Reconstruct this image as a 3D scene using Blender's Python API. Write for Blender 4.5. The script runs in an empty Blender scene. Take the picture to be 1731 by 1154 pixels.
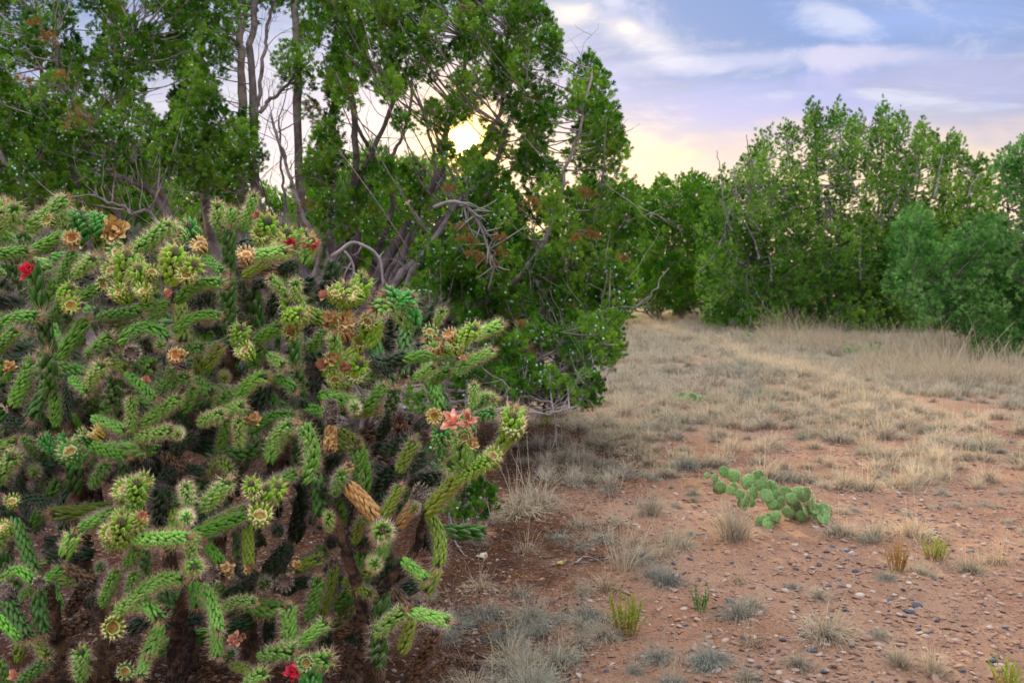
import bpy, math, random
import numpy as np
from mathutils import Vector, Matrix, Euler, Quaternion

SC = bpy.context.scene
COL = SC.collection
rng = np.random.default_rng(7)
random.seed(7)
PI = math.pi

# ------------------------------------------------------------------ camera
CAM_H = 1.5
FPX = 1683.0            # focal length in photo pixels (35 mm lens, 1731 px wide)
PITCH = math.atan((577 - 470) / FPX)
cam = bpy.data.objects.new('camera', bpy.data.cameras.new('camera'))
COL.objects.link(cam)
cam.location = (0, 0, CAM_H)
cam.rotation_euler = (PI / 2 - PITCH, 0, 0)
cam.data.sensor_width = 36
cam.data.lens = 35
cam.data.clip_end = 6000
cam.data.dof.use_dof = True
cam.data.dof.focus_distance = 3.3
cam.data.dof.aperture_fstop = 8
SC.camera = cam
CP, SP = math.cos(PITCH), math.sin(PITCH)


def ray(x, y):
    u, v = (x - 865.5) / FPX, (577 - y) / FPX
    return Vector((u, CP + v * SP, -SP + v * CP))


def at(x, y, d):
    """point seen at photo pixel x, y standing d metres in front of the camera"""
    r = ray(x, y)
    return Vector((0, 0, CAM_H)) + r * (d / r.y)


def gnd(x, y):
    r = ray(x, y)
    t = CAM_H / -r.z
    return Vector((r.x * t, r.y * t, 0))


# ------------------------------------------------------------------ light
SC.view_settings.view_transform = 'Standard'
SC.view_settings.look = 'None'
SC.view_settings.gamma = 1
SC.view_settings.use_curve_mapping = False
SC.view_settings.exposure = 0.88
SC.cycles.use_denoising = True
SC.cycles.max_bounces = 6
SC.cycles.diffuse_bounces = 3
SC.cycles.transmission_bounces = 3
SC.cycles.glossy_bounces = 2
SC.cycles.sample_clamp_indirect = 4

sund = ray(785, 240).normalized()
SUN_EL = math.asin(sund.z)
SUN_AZ = math.atan2(sund.x, sund.y)
sun = bpy.data.objects.new('sun', bpy.data.lights.new('sun', 'SUN'))
COL.objects.link(sun)
sun.data.energy = 4.5
sun.data.angle = math.radians(3)
sun.data.color = (1.0, .68, .32)
sun.rotation_euler = Vector((-sund.x, -sund.y, -sund.z)).to_track_quat('-Z', 'Y').to_euler()


class NT:
    def __init__(s, tree):
        s.t = tree

    def n(s, typ, ins=None, **kw):
        nd = s.t.nodes.new(typ)
        for k, v in kw.items():
            setattr(nd, k, v)
        if ins:
            for k, v in ins.items():
                if isinstance(v, bpy.types.NodeSocket):
                    s.t.links.new(v, nd.inputs[k])
                else:
                    nd.inputs[k].default_value = v
        return nd

    def m(s, op, a, b=0.0, c=None, clamp=False):
        i = {0: a, 1: b}
        if c is not None:
            i[2] = c
        return s.n('ShaderNodeMath', i, operation=op, use_clamp=clamp).outputs[0]

    def ramp(s, fac, stops, interp='LINEAR'):
        r = s.n('ShaderNodeValToRGB', {0: fac})
        cr = r.color_ramp
        cr.interpolation = interp
        while len(cr.elements) < len(stops):
            cr.elements.new(0.5)
        for e, (p, c) in zip(cr.elements, stops):
            e.position = p
            e.color = (c[0], c[1], c[2], 1) if not isinstance(c, (int, float)) else (c, c, c, 1)
        return r.outputs[0]

    def mix(s, f, a, b, mode='MIX'):
        nd = s.n('ShaderNodeMix', {0: f}, data_type='RGBA', blend_type=mode)
        for idx, v in ((6, a), (7, b)):
            if isinstance(v, bpy.types.NodeSocket):
                s.t.links.new(v, nd.inputs[idx])
            else:
                nd.inputs[idx].default_value = (v[0], v[1], v[2], 1)
        return nd.outputs[2]

    def noise(s, vec, scale, detail=4, rough=.55, dist=0.0):
        i = {'Scale': scale, 'Detail': detail, 'Roughness': rough, 'Distortion': dist}
        if vec is not None:
            i['Vector'] = vec
        return s.n('ShaderNodeTexNoise', i).outputs[0]

    def smooth(s, v, a, b, lo=0.0, hi=1.0):
        return s.n('ShaderNodeMapRange', {0: v, 1: a, 2: b, 3: lo, 4: hi}, interpolation_type='SMOOTHSTEP').outputs[0]


world = bpy.data.worlds.new('World')
SC.world = world
world.use_nodes = True
world.node_tree.nodes.clear()
W = NT(world.node_tree)
gen = W.n('ShaderNodeTexCoord').outputs['Generated']
nrm = W.n('ShaderNodeVectorMath', {0: gen}, operation='NORMALIZE').outputs[0]
sep = W.n('ShaderNodeSeparateXYZ', {0: nrm})
dx, dy, dz = sep.outputs
zc = W.m('MAXIMUM', dz, 0.0)
# cloud plane coordinates: the deck recedes towards the horizon
den = W.m('ADD', zc, 0.10)
cpx = W.m('DIVIDE', dx, den)
cpy = W.m('DIVIDE', dy, den)
cp = W.n('ShaderNodeCombineXYZ', {0: W.m('MULTIPLY', cpx, .8), 1: cpy, 2: 0.0}).outputs[0]
nbig = W.noise(cp, .95, 5, .52, .5)
nmid = W.noise(W.n('ShaderNodeVectorMath', {0: cp, 1: (3.7, 9.1, 2.0)}, operation='ADD').outputs[0], 2.1, 6, .6, .8)
zz = W.m('ADD', zc, W.m('MULTIPLY', W.m('SUBTRACT', nbig, .5), .08))
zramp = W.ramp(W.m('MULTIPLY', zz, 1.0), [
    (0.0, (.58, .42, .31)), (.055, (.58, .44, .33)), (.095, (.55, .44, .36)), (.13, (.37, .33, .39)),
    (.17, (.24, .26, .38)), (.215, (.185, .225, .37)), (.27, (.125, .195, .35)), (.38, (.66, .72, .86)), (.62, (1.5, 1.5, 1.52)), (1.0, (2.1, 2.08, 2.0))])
# lighter veils and darker cloud bodies
c1 = W.mix(W.m('MULTIPLY', W.smooth(nmid, .50, .70), W.smooth(zc, .10, .17, 0.0, .62)), zramp, (.46, .47, .57))
c2 = W.mix(W.m('MULTIPLY', W.smooth(nbig, .56, .40), W.smooth(zc, .13, .20, 0.0, .45)), c1, (.14, .23, .46))
# breaks in the deck low towards the sun
u = W.m('DIVIDE', dx, W.m('MAXIMUM', dy, .05))
v = W.m('DIVIDE', dz, W.m('MAXIMUM', dy, .05))
wob = W.m('MULTIPLY', W.m('SUBTRACT', nmid, .5), 2.6)
uv = W.n('ShaderNodeCombineXYZ', {0: u, 1: W.m('MULTIPLY', v, 1.9), 2: 3.3}).outputs[0]
nuv = W.noise(uv, 7.5, 7, .62, .6)
wob2 = W.m('MULTIPLY', W.m('SUBTRACT', nuv, .5), 4.2)
c2 = W.mix(W.m('MULTIPLY', W.smooth(nuv, .50, .66), W.smooth(zc, .12, .19, 0.0, .38)), c2, (.42, .43, .56))
c2 = W.mix(W.m('MULTIPLY', W.smooth(nuv, .48, .36), W.smooth(zc, .12, .19, 0.0, .45)), c2, (.16, .22, .42))
front = W.smooth(dy, 0.05, 0.25)
cur = c2


def puff(cur, px, py, ax, ay, colr, amt, tilt=0.0):
    r = ray(px, py)
    u0, v0 = r.x / r.y, r.z / r.y
    du = W.m('SUBTRACT', u, u0)
    dv = W.m('ADD', W.m('SUBTRACT', v, v0), W.m('MULTIPLY', du, tilt))
    a = W.m('POWER', W.m('ABSOLUTE', W.m('DIVIDE', du, ax / FPX)), 2.0)
    b = W.m('POWER', W.m('ABSOLUTE', W.m('DIVIDE', dv, ay / FPX)), 2.0)
    d = W.m('ADD', W.m('ADD', W.m('SQRT', W.m('ADD', a, b)), wob), wob2)
    f = W.m('MULTIPLY', W.m('MULTIPLY', W.smooth(d, 1.6, .1), front), amt)
    return W.mix(f, cur, colr)


cur = puff(cur, 1250, 20, 420, 110, (.115, .19, .39), .9)
cur = puff(cur, 1560, 30, 160, 30, (.19, .27, .52), .7)
cur = puff(cur, 985, 150, 60, 45, (.24, .27, .50), .8)
cur = puff(cur, 1300, 190, 220, 45, (.29, .30, .53), .7)
cur = puff(cur, 965, 24, 75, 26, (.64, .58, .53), .9)
cur = puff(cur, 1065, 50, 70, 28, (.68, .61, .54), .95, .3)
cur = puff(cur, 1110, 80, 75, 26, (.50, .50, .57), .6, .25)
cur = puff(cur, 1415, 28, 48, 22, (.52, .52, .57), .5, .2)
cur = puff(cur, 1230, 105, 190, 14, (.42, .43, .55), .5, -.05)
cur = puff(cur, 1085, 275, 90, 60, (.66, .53, .38), .75)
cur = puff(cur, 1440, 290, 400, 60, (.60, .45, .30), .6)
cur = puff(cur, 520, 230, 300, 200, (.44, .44, .52), .7)
cur = puff(cur, 1620, 130, 150, 40, (.30, .30, .47), .6)
cur = puff(cur, 1500, 95, 120, 14, (.42, .40, .52), .6)
# glow and disc of the low sun
dot = W.n('ShaderNodeVectorMath', {0: nrm, 1: tuple(sund)}, operation='DOT_PRODUCT').outputs['Value']
ang = W.m('MULTIPLY', W.m('ARCCOSINE', W.m('MINIMUM', dot, 1.0)), 180 / PI)
glow = W.m('ADD',
           W.m('MULTIPLY', W.m('POWER', 2.718, W.m('MULTIPLY', W.m('POWER', W.m('DIVIDE', ang, 1.25), 2.0), -1.0)), 3.0),
           W.m('MULTIPLY', W.m('POWER', 2.718, W.m('MULTIPLY', W.m('DIVIDE', ang, 3.2), -1.0)), .15))
disc = W.m('MULTIPLY', W.smooth(ang, .95, .15), 9.0)
glowc = W.mix(1.0, (1.0, .56, .10), W.n('ShaderNodeCombineXYZ', {0: glow, 1: glow, 2: glow}).outputs[0], 'MULTIPLY')
discc = W.mix(1.0, (1.0, .84, .50), W.n('ShaderNodeCombineXYZ', {0: disc, 1: disc, 2: disc}).outputs[0], 'MULTIPLY')
halo = W.m('MULTIPLY', W.m('POWER', 2.718, W.m('MULTIPLY', W.m('POWER', W.m('DIVIDE', ang, 2.5), 1.3), -1.0)), .9)
cur = W.mix(halo, cur, (.92, .50, .10))
cur = W.mix(1.0, cur, glowc, 'ADD')
cur = W.mix(1.0, cur, discc, 'ADD')
sky = W.n('ShaderNodeTexSky', sky_type='NISHITA')
sky.sun_disc = False
sky.sun_elevation = SUN_EL
sky.sun_rotation = SUN_AZ
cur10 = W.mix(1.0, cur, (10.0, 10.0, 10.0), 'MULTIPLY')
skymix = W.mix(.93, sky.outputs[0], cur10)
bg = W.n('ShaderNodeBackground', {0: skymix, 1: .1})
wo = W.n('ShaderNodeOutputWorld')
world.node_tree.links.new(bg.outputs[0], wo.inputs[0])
world.cycles.sampling_method = 'MANUAL'
world.cycles.sample_map_resolution = 2048


# ------------------------------------------------------------------ materials
def newmat(name):
    m = bpy.data.materials.new(name)
    m.use_nodes = True
    m.node_tree.nodes.clear()
    return m, NT(m.node_tree)


def finish(T, colr, rough=.7, bump=None, bumpd=.002, translucent=0.0, spec=.3, sheen=None):
    b = T.n('ShaderNodeBsdfPrincipled', {'Base Color': colr if isinstance(colr, bpy.types.NodeSocket) else (*colr, 1),
                                         'Roughness': rough, 'Specular IOR Level': spec})
    if bump is not None:
        bn = T.n('ShaderNodeBump', {'Height': bump, 'Distance': bumpd, 'Strength': 1.0})
        T.t.links.new(bn.outputs[0], b.inputs['Normal'])
    out = T.n('ShaderNodeOutputMaterial')
    sh = b.outputs[0]
    if translucent > 0:
        tr = T.n('ShaderNodeBsdfTranslucent', {'Color': colr if isinstance(colr, bpy.types.NodeSocket) else (*colr, 1)})
        mx = T.n('ShaderNodeMixShader', {0: translucent, 1: b.outputs[0], 2: tr.outputs[0]})
        sh = mx.outputs[0]
    T.t.links.new(sh, out.inputs[0])


def mat_two(name, c1, c2, scale=20, rough=.7, bump=0, bscale=60, trans=0.0, spec=.3, rnd=.25, coord='Object'):
    """colour wandering between c1 and c2 by noise and per object"""
    m, T = newmat(name)
    tc = T.n('ShaderNodeTexCoord').outputs[coord] if coord == 'Object' else T.n('ShaderNodeNewGeometry').outputs['Position']
    oi = T.n('ShaderNodeObjectInfo').outputs['Random']
    n1 = T.noise(tc, scale, 4, .6)
    f = T.m('ADD', T.smooth(n1, .35, .65), T.m('MULTIPLY', T.m('SUBTRACT', oi, .5), rnd * 2), clamp=True)
    c = T.mix(f, c1, c2)
    v = T.m('ADD', .8, T.m('MULTIPLY', T.m('FRACT', T.m('MULTIPLY', oi, 17.3)), .4))
    hsv = T.n('ShaderNodeHueSaturation', {'Value': v, 'Color': c}).outputs[0]
    finish(T, hsv, rough, T.noise(tc, bscale, 3, .6) if bump else None, bump, trans, spec)
    return m


MAT = {}
# cholla skins
SK = {'G': ((.07, .27, .02), (.18, .48, .04)), 'L': ((.15, .40, .02), (.30, .52, .04)), 'E': ((.03, .30, .05), (.10, .42, .07)),
      'D': ((.010, .035, .014), (.035, .10, .024)), 'O': ((.13, .25, .02), (.28, .36, .03)), 'P': ((.13, .40, .05), (.30, .60, .10)),  # D skin darkened to put the tangle's inner shade into its colour
      'S': ((.045, .15, .025), (.09, .24, .04)), 'T': ((.44, .23, .07), (.62, .39, .16)), 'K': ((.025, .02, .02), (.32, .18, .08)),
      'N': ((.04, .04, .05), (.26, .25, .28)), 'Y': ((.48, .44, .04), (.56, .36, .06))}
for k, (a, b) in SK.items():
    MAT['skin' + k] = mat_two('cholla_skin_' + k.lower(), a, b, 1.1, .5, 0, 5, spec=.4)
MAT['core'] = mat_two('cholla_core', (.025, .05, .02), (.05, .09, .03), 2, .7)  # dark, so the shade of the grooves between lobes sits in the colour
MAT['core_dead'] = mat_two('cholla_core_dead', (.02, .015, .015), (.08, .05, .035), 2, .8)
MAT['spine_pink'] = mat_two('spine_pinkish', (.40, .27, .23), (.62, .50, .42), 3, .5, rnd=.3)
MAT['spine_tan'] = mat_two('spine_tan', (.66, .46, .26), (.84, .73, .50), 3, .5, rnd=.3)
MAT['spine_tip'] = mat_two('spine_orange_pink', (.60, .30, .20), (.76, .50, .34), 3, .5, rnd=.3)
MAT['spine_dark'] = mat_two('spine_purplish', (.13, .09, .10), (.36, .27, .28), 3, .5, rnd=.3)  # purplish spines, darkened further to put inner shade into their colour
MAT['areole'] = mat_two('areole_wool', (.66, .50, .22), (.80, .70, .42), 3, .9)
MAT['areole_dark'] = mat_two('areole_dark', (.10, .07, .06), (.22, .15, .11), 3, .9)
MAT['cup'] = mat_two('fruit_cup', (.26, .15, .03), (.42, .30, .08), 2, .8)
MAT['cup_orange'] = mat_two('fruit_cup_orange', (.34, .13, .03), (.50, .22, .06), 2, .7)
MAT['petal_red'] = mat_two('petal_red', (.50, .015, .05), (.72, .07, .10), 2, .5, trans=.3)
MAT['petal_salmon'] = mat_two('petal_salmon', (.62, .22, .13), (.74, .48, .30), 2, .6, trans=.2)
MAT['petal_tan'] = mat_two('petal_tan', (.46, .26, .09), (.66, .46, .22), 2, .7)
MAT['petal_pink'] = mat_two('petal_pink', (.70, .24, .16), (.80, .56, .40), 2, .6, trans=.3)
MAT['wood_brown'] = mat_two('stem_wood', (.03, .02, .018), (.16, .09, .05), 22, .9, .012, 45)
MAT['bark'] = mat_two('juniper_bark', (.17, .14, .15), (.38, .33, .34), 7, .9, .012, 30, coord='World')
MAT['bark_dark'] = mat_two('juniper_bark_dark', (.10, .08, .085), (.26, .21, .21), 7, .9, .012, 30, coord='World')
MAT['twig_grey'] = mat_two('twig_grey', (.20, .18, .19), (.34, .31, .31), 12, .85, coord='World')
MAT['berry'] = mat_two('juniper_berry', (.34, .56, .48), (.58, .74, .68), 5, .6)
MAT['stone_pale'] = mat_two('stone_pale', (.38, .28, .24), (.52, .44, .38), 12, .8, .002, 90)
MAT['stone_dark'] = mat_two('stone_dark', (.035, .045, .07), (.08, .09, .12), 12, .6, .002, 90)
MAT['stone_pink'] = mat_two('stone_pink', (.34, .20, .15), (.46, .32, .25), 12, .8, .002, 90)
MAT['clod'] = mat_two('soil_clod', (.28, .155, .11), (.48, .31, .23), 12, .95, .004, 60)
MAT['pear'] = mat_two('prickly_pear_skin', (.08, .26, .05), (.22, .42, .13), 2.5, .55, spec=.35)
MAT['weed'] = mat_two('weed_lime', (.28, .32, .03), (.20, .32, .03), 5, .7, trans=.3)
MAT['weed_base'] = mat_two('weed_rusty', (.34, .19, .06), (.40, .28, .08), 5, .7, trans=.2)
MAT['weed_green'] = mat_two('weed_green', (.08, .26, .04), (.14, .34, .06), 5, .7, trans=.3)
MAT['straw'] = mat_two('straw', (.46, .33, .17), (.62, .50, .30), 5, .7, trans=.25)
MAT['leaf_pale'] = mat_two('leaf_pale', (.62, .52, .42), (.70, .62, .52), 20, .7, trans=.2)
MAT['leaf_yellow'] = mat_two('leaf_yellow', (.50, .46, .12), (.58, .50, .20), 20, .7, trans=.2)


def foliage_mat(name, dark, mid, light, brown, bfrac=.12, trans=.35, nsc=2.6):
    m, T = newmat(name)
    pos = T.n('ShaderNodeNewGeometry').outputs['Position']
    oi = T.n('ShaderNodeObjectInfo').outputs['Random']
    nb = T.noise(pos, nsc, 3, .6)
    f = T.m('ADD', T.m('MULTIPLY', oi, .40), T.m('MULTIPLY', T.smooth(nb, .36, .64), .60))
    c = T.ramp(f, [(0.1, dark), (.45, mid), (.9, light)])
    nb2 = T.noise(pos, 4.5, 3, .6)
    fb = T.m('MULTIPLY', T.smooth(nb2, .66 - bfrac, .80 - bfrac), T.smooth(T.m('FRACT', T.m('MULTIPLY', oi, 31.7)), .3, .7))
    c = T.mix(fb, c, brown)
    finish(T, c, .7, None, 0, trans, .08)
    return m


MAT['fol'] = foliage_mat('juniper_foliage', (.035, .14, .012), (.14, .38, .03), (.42, .70, .09), (.36, .23, .06), .09)
MAT['fol_far'] = foliage_mat('juniper_foliage_light', (.04, .16, .016), (.15, .38, .04), (.46, .70, .12), (.28, .19, .06), .05, nsc=1.3)
MAT['fol_blue'] = foliage_mat('juniper_foliage_blue', (.05, .20, .03), (.15, .42, .08), (.44, .72, .26), (.2, .2, .08), 0, nsc=1.8)
MAT['fol_back'] = foliage_mat('juniper_foliage_back', (.055, .21, .014), (.16, .41, .025), (.36, .62, .06), (.25, .2, .05), .02, nsc=1.2)
MAT['fol_dead'] = foliage_mat('juniper_spray_dead', (.30, .15, .055), (.42, .24, .08), (.54, .36, .15), (.5, .3, .1), 0)


def grass_mat(name, base, tip, tan, zs=12.0):
    m, T = newmat(name)
    tc = T.n('ShaderNodeTexCoord').outputs['Object']
    pos = T.n('ShaderNodeNewGeometry').outputs['Position']
    oi = T.n('ShaderNodeObjectInfo').outputs['Random']
    at_ = T.n('ShaderNodeAttribute', attribute_name='bl')
    rnd = T.n('ShaderNodeSeparateXYZ', {0: at_.outputs['Vector']})
    c = T.mix(rnd.outputs[0], base, tip)  # purple-grey feet, with the shade inside the tuft darkened into them
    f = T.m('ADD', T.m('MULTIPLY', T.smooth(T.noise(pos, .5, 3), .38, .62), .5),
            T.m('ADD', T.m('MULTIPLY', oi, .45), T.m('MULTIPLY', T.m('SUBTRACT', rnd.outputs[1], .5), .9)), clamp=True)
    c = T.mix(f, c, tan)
    finish(T, c, .75, None, 0, .25, .15)
    return m


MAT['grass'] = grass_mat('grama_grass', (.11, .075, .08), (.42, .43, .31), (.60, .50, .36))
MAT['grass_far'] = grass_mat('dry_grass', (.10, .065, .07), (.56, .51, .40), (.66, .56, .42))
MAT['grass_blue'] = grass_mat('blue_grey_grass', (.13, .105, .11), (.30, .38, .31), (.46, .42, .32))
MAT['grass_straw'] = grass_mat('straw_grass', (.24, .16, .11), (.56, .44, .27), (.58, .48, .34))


# ------------------------------------------------------------------ mesh helpers
class MB:
    def __init__(s):
        s.v, s.f, s.mi, s.nv = [], [], [], 0
        s.attr = []

    def add(s, v, f, mi=0, attr=None):
        v = np.asarray(v, float)
        s.v.append(v)
        for q in f:
            s.f.append(tuple(int(i) + s.nv for i in q))
            s.mi.append(mi)
        if attr is not None:
            s.attr.append(np.asarray(attr, float))
        s.nv += len(v)

    def mesh(s, name, mats, smooth=True):
        me = bpy.data.meshes.new(name)
        vv = np.concatenate(s.v) if s.v else np.zeros((0, 3))
        me.from_pydata(vv.tolist(), [], s.f)
        for m in mats:
            me.materials.append(m)
        me.polygons.foreach_set('material_index', s.mi)
        me.polygons.foreach_set('use_smooth', [smooth] * len(s.f))
        if s.attr:
            a = me.attributes.new('bl', 'FLOAT_VECTOR', 'POINT')
            a.data.foreach_set('vector', np.concatenate(s.attr).ravel())
        me.update()
        return me


def obj(name, me, parent=None, **props):
    o = bpy.data.objects.new(name, me)
    COL.objects.link(o)
    if parent is not None:
        o.parent = parent
    for k, v_ in props.items():
        o[k] = v_
    return o


def thing(name, label, cat, loc=(0, 0, 0), group=None):
    o = bpy.data.objects.new(name, None)
    COL.objects.link(o)
    o.location = loc
    o.empty_display_size = .1
    o['label'] = label
    o['category'] = cat
    if group:
        o['group'] = group
    return o


def frame(t):
    t = t / (np.linalg.norm(t) + 1e-9)
    a = np.array([0, 0, 1.0]) if abs(t[2]) < .9 else np.array([1.0, 0, 0])
    n = np.cross(a, t)
    n /= np.linalg.norm(n)
    return n, np.cross(t, n)


def tube(mb, pts, rad, sides=6, mi=0, cap=True, rough=0.0):
    pts = np.asarray(pts, float)
    k = len(pts)
    rad = np.broadcast_to(np.asarray(rad, float), (k,))
    V = []
    th = np.arange(sides) * 2 * PI / sides
    n, b = frame(pts[1] - pts[0])
    for i in range(k):
        t = pts[min(i + 1, k - 1)] - pts[max(i - 1, 0)]
        t = t / (np.linalg.norm(t) + 1e-9)
        n = n - t * np.dot(n, t)
        n /= (np.linalg.norm(n) + 1e-9)
        b = np.cross(t, n)
        rr = rad[i] * (1 + rough * rng.uniform(-1, 1, sides)) if rough else rad[i] * np.ones(sides)
        V.append(pts[i] + (np.cos(th) * rr)[:, None] * n + (np.sin(th) * rr)[:, None] * b)
    V = np.concatenate(V)
    F = []
    for i in range(k - 1):
        for j in range(sides):
            j2 = (j + 1) % sides
            F.append((i * sides + j, i * sides + j2, (i + 1) * sides + j2, (i + 1) * sides + j))
    if cap:
        F.append(tuple((k - 1) * sides + j for j in range(sides)))
        F.append(tuple(sides - 1 - j for j in range(sides)))
    mb.add(V, F, mi)


def cone3(mb, p0, p1, r, mi=0):
    n, b = frame(p1 - p0)
    V = [p0 + n * r, p0 - n * r * .5 + b * r * .87, p0 - n * r * .5 - b * r * .87, p1]
    mb.add(V, [(0, 1, 3), (1, 2, 3), (2, 0, 3)], mi)


def catmull(P, n):
    P = np.asarray(P, float)
    if len(P) == 2:
        return P[0] + (P[1] - P[0]) * np.linspace(0, 1, n)[:, None]
    Q = np.vstack([2 * P[0] - P[1], P, 2 * P[-1] - P[-2]])
    out = []
    seg = len(P) - 1
    for s_ in np.linspace(0, seg - 1e-6, n):
        i = int(s_)
        t = s_ - i
        p0, p1, p2, p3 = Q[i:i + 4]
        out.append(.5 * (2 * p1 + (p2 - p0) * t + (2 * p0 - 5 * p1 + 4 * p2 - p3) * t * t + (3 * p1 - p0 - 3 * p2 + p3) * t ** 3))
    return np.array(out)


_el = []
for ph in (-.55, 0, .55):
    for a in range(6):
        _el.append((math.cos(ph * PI / 2 * 1.3) * math.cos(a * PI / 3), math.cos(ph * PI / 2 * 1.3) * math.sin(a * PI / 3), math.sin(ph * PI / 2 * 1.3)))
_el = np.array([(0, 0, -1)] + _el + [(0, 0, 1)])
_elf = [(0, 1 + (a + 1) % 6, 1 + a) for a in range(6)] + \
       [(1 + r * 6 + a, 1 + r * 6 + (a + 1) % 6, 7 + r * 6 + (a + 1) % 6, 7 + r * 6 + a) for r in range(2) for a in range(6)] + \
       [(19, 13 + a, 13 + (a + 1) % 6) for a in range(6)]


def ellips(mb, c, ax, hl, out, hw, hh, mi=0):
    ax = ax / np.linalg.norm(ax)
    out = out - ax * np.dot(out, ax)
    out /= (np.linalg.norm(out) + 1e-9)
    side = np.cross(ax, out)
    V = c + _el[:, 2:3] * ax * hl + _el[:, 0:1] * out * hh + _el[:, 1:2] * side * hw
    mb.add(V, _elf, mi)


# ------------------------------------------------------------------ geometry-nodes scatter for uncountable stuff
def scatter(name, protos, loc, rot, scl, idx, parent=None, **props):
    """points mesh + modifier that sets each point's prototype mesh on it"""
    n = len(loc)
    me = bpy.data.meshes.new(name)
    me.vertices.add(n)
    me.vertices.foreach_set('co', np.asarray(loc, np.float32).ravel())
    for an, arr in (('rot', rot), ('scl', scl)):
        a = me.attributes.new(an, 'FLOAT_VECTOR', 'POINT')
        a.data.foreach_set('vector', np.asarray(arr, np.float32).ravel())
    a = me.attributes.new('pid', 'INT', 'POINT')
    a.data.foreach_set('value', np.asarray(idx, np.int32))
    me.update()
    ng = bpy.data.node_groups.new(name, 'GeometryNodeTree')
    ng.interface.new_socket('Geometry', in_out='INPUT', socket_type='NodeSocketGeometry')
    ng.interface.new_socket('Geometry', in_out='OUTPUT', socket_type='NodeSocketGeometry')
    T = NT(ng)
    gi = T.n('NodeGroupInput')
    go = T.n('NodeGroupOutput')
    nr = T.n('GeometryNodeInputNamedAttribute', {'Name': 'rot'}, data_type='FLOAT_VECTOR').outputs[0]
    ns = T.n('GeometryNodeInputNamedAttribute', {'Name': 'scl'}, data_type='FLOAT_VECTOR').outputs[0]
    ni = T.n('GeometryNodeInputNamedAttribute', {'Name': 'pid'}, data_type='INT').outputs[0]
    er = T.n('FunctionNodeEulerToRotation', {0: nr}).outputs[0]
    join = T.n('GeometryNodeJoinGeometry')
    for k, pm in enumerate(protos):
        po = bpy.data.objects.new(pm.name, pm)
        oi = T.n('GeometryNodeObjectInfo', {'Object': po, 'As Instance': True})
        cmpn = T.n('FunctionNodeCompare', data_type='INT', operation='EQUAL')
        ng.links.new(ni, cmpn.inputs[2])
        cmpn.inputs[3].default_value = k
        ip = T.n('GeometryNodeInstanceOnPoints', {'Points': gi.outputs[0], 'Selection': cmpn.outputs[0],
                                                  'Instance': oi.outputs['Geometry'], 'Rotation': er, 'Scale': ns})
        ng.links.new(ip.outputs[0], join.inputs[0])
    ng.links.new(join.outputs[0], go.inputs[0])
    o = obj(name, me, parent, **props)
    md = o.modifiers.new('scatter', 'NODES')
    md.node_group = ng
    return o


def euler_to(dirv, roll):
    """euler turning +Z to dirv, with roll about it"""
    q = Vector(dirv).to_track_quat('Z', 'Y') @ Quaternion((0, 0, 1), roll)
    return q.to_euler()


def eulers(D, roll):
    """vectorised: eulers (XYZ) turning +Z to each row of D after a roll about Z"""
    D = D / (np.linalg.norm(D, axis=1)[:, None] + 1e-9)
    a = np.where(np.abs(D[:, 2:3]) < .95, np.array([[0, 0, 1.0]]), np.array([[1.0, 0, 0]]))
    X = np.cross(a, D)
    X /= np.linalg.norm(X, axis=1)[:, None]
    Y = np.cross(D, X)
    c, s_ = np.cos(roll)[:, None], np.sin(roll)[:, None]
    X2, Y2 = X * c + Y * s_, -X * s_ + Y * c
    # matrix columns X2,Y2,D  ->  euler XYZ
    r20, r21, r22 = X2[:, 2], Y2[:, 2], D[:, 2]
    r00, r10 = X2[:, 0], X2[:, 1]
    ey = np.arcsin(np.clip(-r20, -1, 1))
    ex = np.arctan2(r21, r22)
    ez = np.arctan2(r10, r00)
    return np.stack([ex, ey, ez], 1)


# ------------------------------------------------------------------ ground
def vnoise(x, y, seed=0):
    """smooth value noise, vectorised"""
    xi, yi = np.floor(x).astype(int), np.floor(y).astype(int)
    fx, fy = x - xi, y - yi
    fx, fy = fx * fx * (3 - 2 * fx), fy * fy * (3 - 2 * fy)

    def h(i, j):
        n = (i * 374761393 + j * 668265263 + seed * 1442695) & 0x7fffffff
        n = ((n ^ (n >> 13)) * 1274126177) & 0x7fffffff
        return ((n ^ (n >> 16)) & 0xffff) / 65535.0
    return (h(xi, yi) * (1 - fx) + h(xi + 1, yi) * fx) * (1 - fy) + (h(xi, yi + 1) * (1 - fx) + h(xi + 1, yi + 1) * fx) * fy


def gz(x, y):
    x, y = np.asarray(x, float), np.asarray(y, float)
    near = np.clip(1.3 - y / 16, 0, 1)
    z = (vnoise(x * .6 + 3, y * .6, 1) - .5) * .10 + (vnoise(x * 2.1, y * 2.1, 2) - .5) * .045
    z = z + ((vnoise(x * 7, y * 7, 3) - .5) * .022 + (vnoise(x * 19, y * 19, 4) - .5) * .010 + (vnoise(x * 43, y * 43, 9) - .5) * .006) * near
    # low swells far off
    z = z + np.clip(y - 40, 0, 400) * .004 * vnoise(x * .01 + 7, y * .01, 5)
    return z


def axis(dense0, dense1, step, far, grow=1.16):
    a = list(np.arange(dense0, dense1, step))
    s_, p = step, dense1
    while p < far:
        a.append(p)
        s_ *= grow
        p += s_
    a.append(far)
    s_, p = step, dense0
    neg = []
    while p > -far:
        s_ *= grow
        p -= s_
        neg.append(p)
    return np.array(neg[::-1] + a)


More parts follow.
